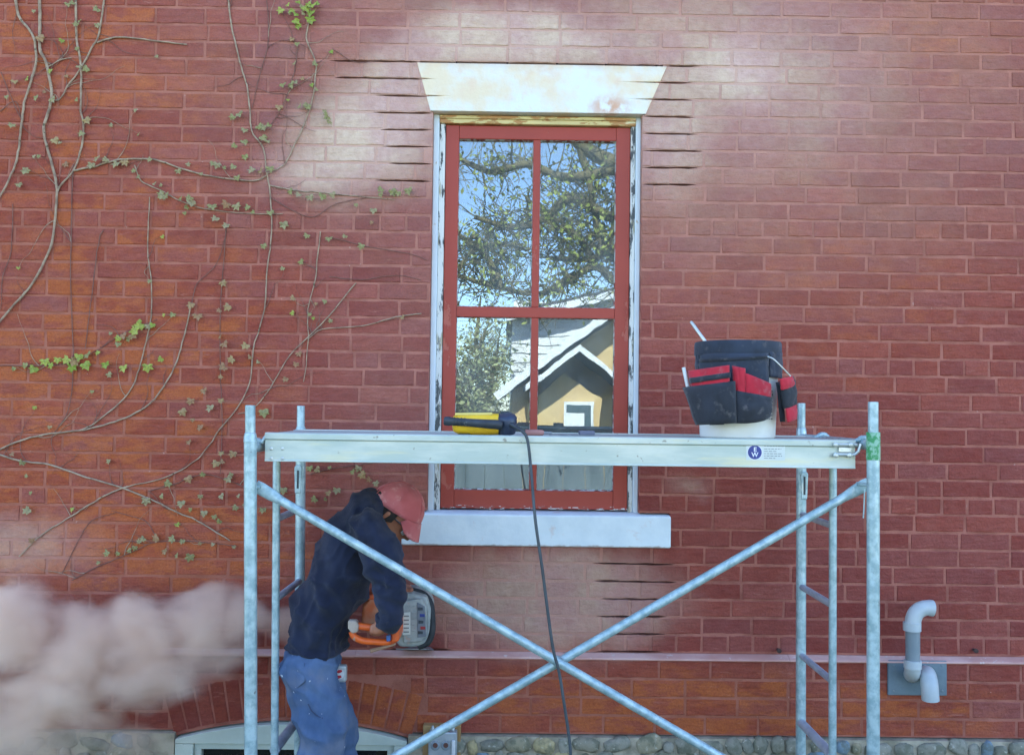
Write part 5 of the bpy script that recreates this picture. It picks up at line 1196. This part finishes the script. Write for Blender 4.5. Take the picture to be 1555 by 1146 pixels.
for v in dc.data.vertices:
    w = v.co.y + ORG[dc.name].y
    if w > -.05: v.co.y = -.05-ORG[dc.name].y
    if v.co.z + ORG[dc.name].z < .03: v.co.z = .03-ORG[dc.name].z
tag(dc, 'billowing pinkish cloud of brick dust blowing along the wall behind the person', 'dust cloud', kind='stuff')
# ------------------------------------------------------------------ what stands across the lawn and shows in the window panes
M_STUC = stdmat('yellow_stucco', srgb(204, 176, 124), srgb(190, 160, 108), scale=3, rough=.85, bump=.2)
M_SIDE = stdmat('white_siding', srgb(214, 214, 210), srgb(196, 196, 194), scale=4, rough=.6)
M_FASC = stdmat('white_fascia', srgb(226, 228, 228), rough=.5); M_ROOFD = stdmat('dark_roof', srgb(78, 80, 84), srgb(60, 62, 66), rough=.85)
M_DGL = stdmat('shaded_glass', srgb(74, 92, 96), rough=.2, bump=0); M_FENCE = stdmat('grey_fence_board', srgb(98, 110, 116), srgb(78, 90, 96), scale=5, rough=.85, stretch=(1,1,.15), bump=.3)
D1 = 15.0
yh_ = thing('yellow_house', 'yellow stucco house with steep white bargeboards, mirrored in the window', 'house', (refl(960, 700, D1).x, -D1-3, 0))
def RP(px, py, d=D1): return refl(px, py, d)
A, B = RP(755, 607), RP(985, 441); B2 = Vector((2*B.x-A.x, -D1, A.z)); base0, base1 = Vector((A.x+.35, -D1, 0)), Vector((B2.x-.35, -D1, 0))
m = MB(); m.prism([base0, base1, Vector((base1.x, -D1, A.z+.2)), Vector((B.x, -D1, B.z-.1)), Vector((base0.x, -D1, A.z+.2))], (0, -8, 0)); m.build('wall', M_STUC, yh_)
sl_ = (B-A).normalized()
for p0, p1 in ((A, B), (B2, B)):
    d = (p1-p0).normalized(); up = Vector((-d.z, 0, d.x)) if d.x > 0 else Vector((d.z, 0, -d.x))
    m = MB(); q = [p0+V(0,.5,0), p1+V(0,.5,0), p1+up*.17+V(0,.5,0), p0+up*.17+V(0,.5,0)]; m.prism(q, (0, -.06, 0)); m.build('bargeboard', M_FASC, yh_)
    m = MB(); q = [p0+up*.08+V(0,.44,0), p1+up*.08+V(0,.44,0), p1+up*.165+V(0,.44,0), p0+up*.165+V(0,.44,0)]; m.prism(q, (0, -9, 0)); m.build('roof', M_ROOFD, yh_)
# porch gable in front
D2 = 13.2; a_, b_ = refl(880, 524, D2), refl(820, 572, D2); c_ = refl(960, 586, D2)
for p0, p1 in ((a_, c_), (a_, Vector((2*a_.x-c_.x, -D2, c_.z)))):
    m = MB(); m.prism([p0, p1, p1-V(0,0,.12), p0-V(0,0,.12)], (0, .05, 0)); m.build('porch_bargeboard', M_FASC, yh_)
    m = MB(); m.prism([p0, p1, p1-V(0,0,.10), p0-V(0,0,.10)], (0, -(D1-D2)-.3, 0)); m.build('porch_roof', M_ROOFD, yh_)
e_ = refl(856, 566, D2+.5); l_, r_2 = refl(805, 612, D2+.5), refl(912, 606, D2+.5)
m = MB(); m.prism([e_, l_, Vector((l_.x, l_.y, 0)), Vector((r_2.x, l_.y, 0)), r_2], (0, -(D1-D2)+.6, 0)); m.build('porch_wall', M_STUC, yh_)
w0, w1 = refl(855, 668, D2+.48), refl(903, 610, D2+.48)
wn_ = MB().box((w0.x, w0.y-.02, w0.z), (w1.x, w0.y+.06, w1.z)).build('window', M_FASC, yh_)
i0, i1 = refl(859, 665, D2+.42), refl(899, 615, D2+.42); MB().box((i0.x, i0.y, i0.z), (i1.x, i0.y+.02, i1.z)).build('pane', M_DGL, wn_)
i0, i1 = refl(859, 664, D2+.39), refl(888, 627, D2+.39); MB().box((i0.x, i0.y, i0.z), (i1.x, i0.y+.012, i1.z)).build('blind', M_FASC, wn_)
# white house behind
D3 = 21.0; wh = thing('white_house', 'white clapboard house with low white eave, mirrored behind the yellow house', 'house', (refl(860, 600, D3).x, -D3-3, 0))
a_, b_ = refl(779, 500, D3), refl(1060, 430, D3); ta_, tb_ = refl(779, 478, D3), refl(1060, 415, D3); m = MB(); m.prism([(a_.x, -D3, 0), (b_.x, -D3, 0), (b_.x, -D3, tb_.z), (a_.x, -D3, ta_.z)], (0, -7, 0)); m.build('wall', M_SIDE, wh)
for k in range(22):
    z = .3+k*.24
    if z < refl(860, 470, D3).z: m = MB(); m.prism([(a_.x-.01, -D3, z), (a_.x-.01, -D3+.03, z), (a_.x-.01, -D3, z+.235)], (b_.x-a_.x, 0, 0)); m.build('clapboard', M_SIDE, wh)
p0, p1 = refl(770, 478, D3-.5), refl(1010, 424, D3-.5); m = MB(); m.prism([p0, p1, p1-V(0,0,.20), p0-V(0,0,.20)], (0, .06, 0)); m.build('bargeboard', M_FASC, wh)
m = MB(); m.prism([p0+V(0,0,.1), p1+V(0,0,.1), p1-V(0,0,.08), p0-V(0,0,.08)], (0, -8, 0)); m.build('roof', M_ROOFD, wh)
# board fence
D4 = 8.5; zf = refl(780, 668, D4).z; x0 = -9.0; x1 = 9.0; r = random.Random(2)
fn = thing('board_fence', 'weathered grey board fence, mirrored low in the window panes', 'fence', ((x0+x1)/2, -D4, 0))
x = x0
while x < x1:
    w = r.uniform(.24, .32); m = MB(); m.box((x+.002, -D4+r.uniform(-.008, .008), .03), (x+w-.002, -D4-.025, zf+r.uniform(-.02, .02))); m.build('board', M_FENCE, fn, bevel=.004, seg=1); x += w
for z in (.35, zf-.25): MB().box((x0, -D4-.07, z), (x1, -D4-.027, z+.09)).build('rail', M_FENCE, fn)
# trees: limbs drawn where the panes show them, twigs and young leaves grown from them
M_BARK = stdmat('mossy_bark', srgb(110, 100, 66), srgb(76, 70, 52), scale=4, rough=.9, bump=.6, bscale=20)
M_YLEAF = leafmat('young_tree_leaf', srgb(158, 166, 70), srgb(134, 146, 60))
def tree(name, label, base, limbs, seed, ntwig, nleaf, tl, lsize=.05, lm=None):
    r = random.Random(seed); t = thing(name, label, 'tree', base); wood = MB(); tips = []
    for pts, r0, r1 in limbs:
        P = smooth_path(pts, 6); wood.tube(P, [r0+(r1-r0)*i/(len(P)-1) for i in range(len(P))], 9)
    tw = MB()
    src = [p for pts, r0, r1 in limbs[1:] for p in smooth_path(pts, 8)] if len(limbs) > 1 else smooth_path(limbs[0][0], 8)
    for k in range(ntwig):
        p = Vector(r.choice(src)); d = Vector((r.gauss(0, 1), r.gauss(0, .7), r.gauss(.25, .8))).normalized(); L = tl*r.uniform(.4, 1.3); pts = [p]
        for q in range(4): d = (d+Vector((r.gauss(0, .28), r.gauss(0, .25), r.gauss(-.02, .28)))).normalized(); pts.append(pts[-1]+d*L/4)
        tw.tube(pts, [.011, .009, .007, .005, .003], 4, cap=False); tips += pts[1:]
        for q in range(3):
            s = pts[1+q]; d2 = (d+Vector((r.gauss(0, .9), r.gauss(0, .7), r.gauss(0, .9)))).normalized(); e = s+d2*L*.35; e2 = e+(d2+Vector((r.gauss(0,.4), 0, r.gauss(0,.4)))).normalized()*L*.25; tw.tube([s, e, e2], [.006, .0045, .0025], 3, cap=False); tips += [e, e2]
    wood.build('trunk', M_BARK, t, smooth=True, fix=False); tag(tw.build('twigs', M_BARK, t, fix=False), kind='stuff')
    lf_ = MB()
    for k in range(nleaf):
        p = Vector(r.choice(tips))+Vector((r.gauss(0, .07), r.gauss(0, .07), r.gauss(0, .07))); u = Vector((r.gauss(0,1), r.gauss(0,1), r.gauss(0,1))).normalized(); w = u.cross(Vector((r.gauss(0,1), r.gauss(0,1), r.gauss(0,1)))).normalized(); s = lsize*r.uniform(.6, 1.3)
        lf_.add([p-u*s, p+w*s*.5, p+u*s, p-w*s*.5], [(0,1,2,3)])
    tag(lf_.build('crown', lm or M_YLEAF, t, fix=False), kind='stuff'); return t
DT = 7.0; R_ = lambda x, y, d=DT: refl(x, y, d)
tb = R_(1120, 640); base = Vector((tb.x, -DT, 0))
tree('shade_tree', 'old tree with mossy limbs and young leaves, mirrored in the upper panes', base,
     [([base, R_(1100, 520), R_(1050, 400), R_(1000, 310), R_(940, 255), R_(880, 218), R_(820, 150), R_(760, 60)], .16, .05),
      ([R_(1080, 470), R_(1000, 440), R_(940, 430), R_(905, 405), R_(860, 425), R_(820, 445), R_(760, 436), R_(690, 418), R_(620, 400)], .065, .02),
      ([R_(1000, 310), R_(930, 330), R_(870, 300), R_(830, 330), R_(780, 345), R_(720, 330)], .09, .03), ([R_(940, 255), R_(860, 270), R_(800, 250), R_(740, 260), R_(680, 230)], .07, .025),
      ([R_(905, 405), R_(880, 360), R_(840, 340), R_(800, 300)], .05, .02), ([R_(760, 436), R_(740, 390), R_(700, 360), R_(660, 340)], .05, .02), ([R_(1000, 310), R_(950, 290), R_(920, 380), R_(880, 395), R_(830, 390)], .06, .02), ([R_(690, 418), R_(720, 380), R_(760, 370), R_(800, 380)], .03, .015),
      ([R_(880, 218), R_(900, 300), R_(910, 360), R_(935, 400)], .05, .02)], 3, 470, 4200, .6, .036)
for k, (px, d, h, sd) in enumerate(((690, 19, 4.6, 5), (728, 26, 5.6, 6), (470, 17, 6.5, 8), (330, 15, 6.0, 9))):
    b = Vector((refl(px, 600, d).x, -d, 0)); tree('distant_tree', ('loose grey-green tree mirrored at the edge of the lower pane', 'taller grey-green tree mirrored beside the white house', 'tall broad tree standing well left of the yellow house', 'broad tree standing farthest from the yellow house by the fence')[k], b,
      [([b, b+V(.1,0,h*.4), b+V(-.1,0,h*.75), b+V(0,0,h)], .16, .04), ([b+V(.05,0,h*.2), b+V(.4,.1,h*.5), b+V(.7,0,h*.8)], .07, .02), ([b+V(.05,0,h*.15), b+V(-.7,.1,h*.4), b+V(-1.1,0,h*.75)], .07, .02), ([b, b+V(.2,0,h*.3), b+V(.5,0,h*.65)], .06, .02)], sd, 240, 3400, 1.2, .07, leafmat('grey_green_leaf', srgb(150, 156, 104), srgb(160, 160, 120)) if 'grey_green_leaf' not in bpy.data.materials else bpy.data.materials['grey_green_leaf'])
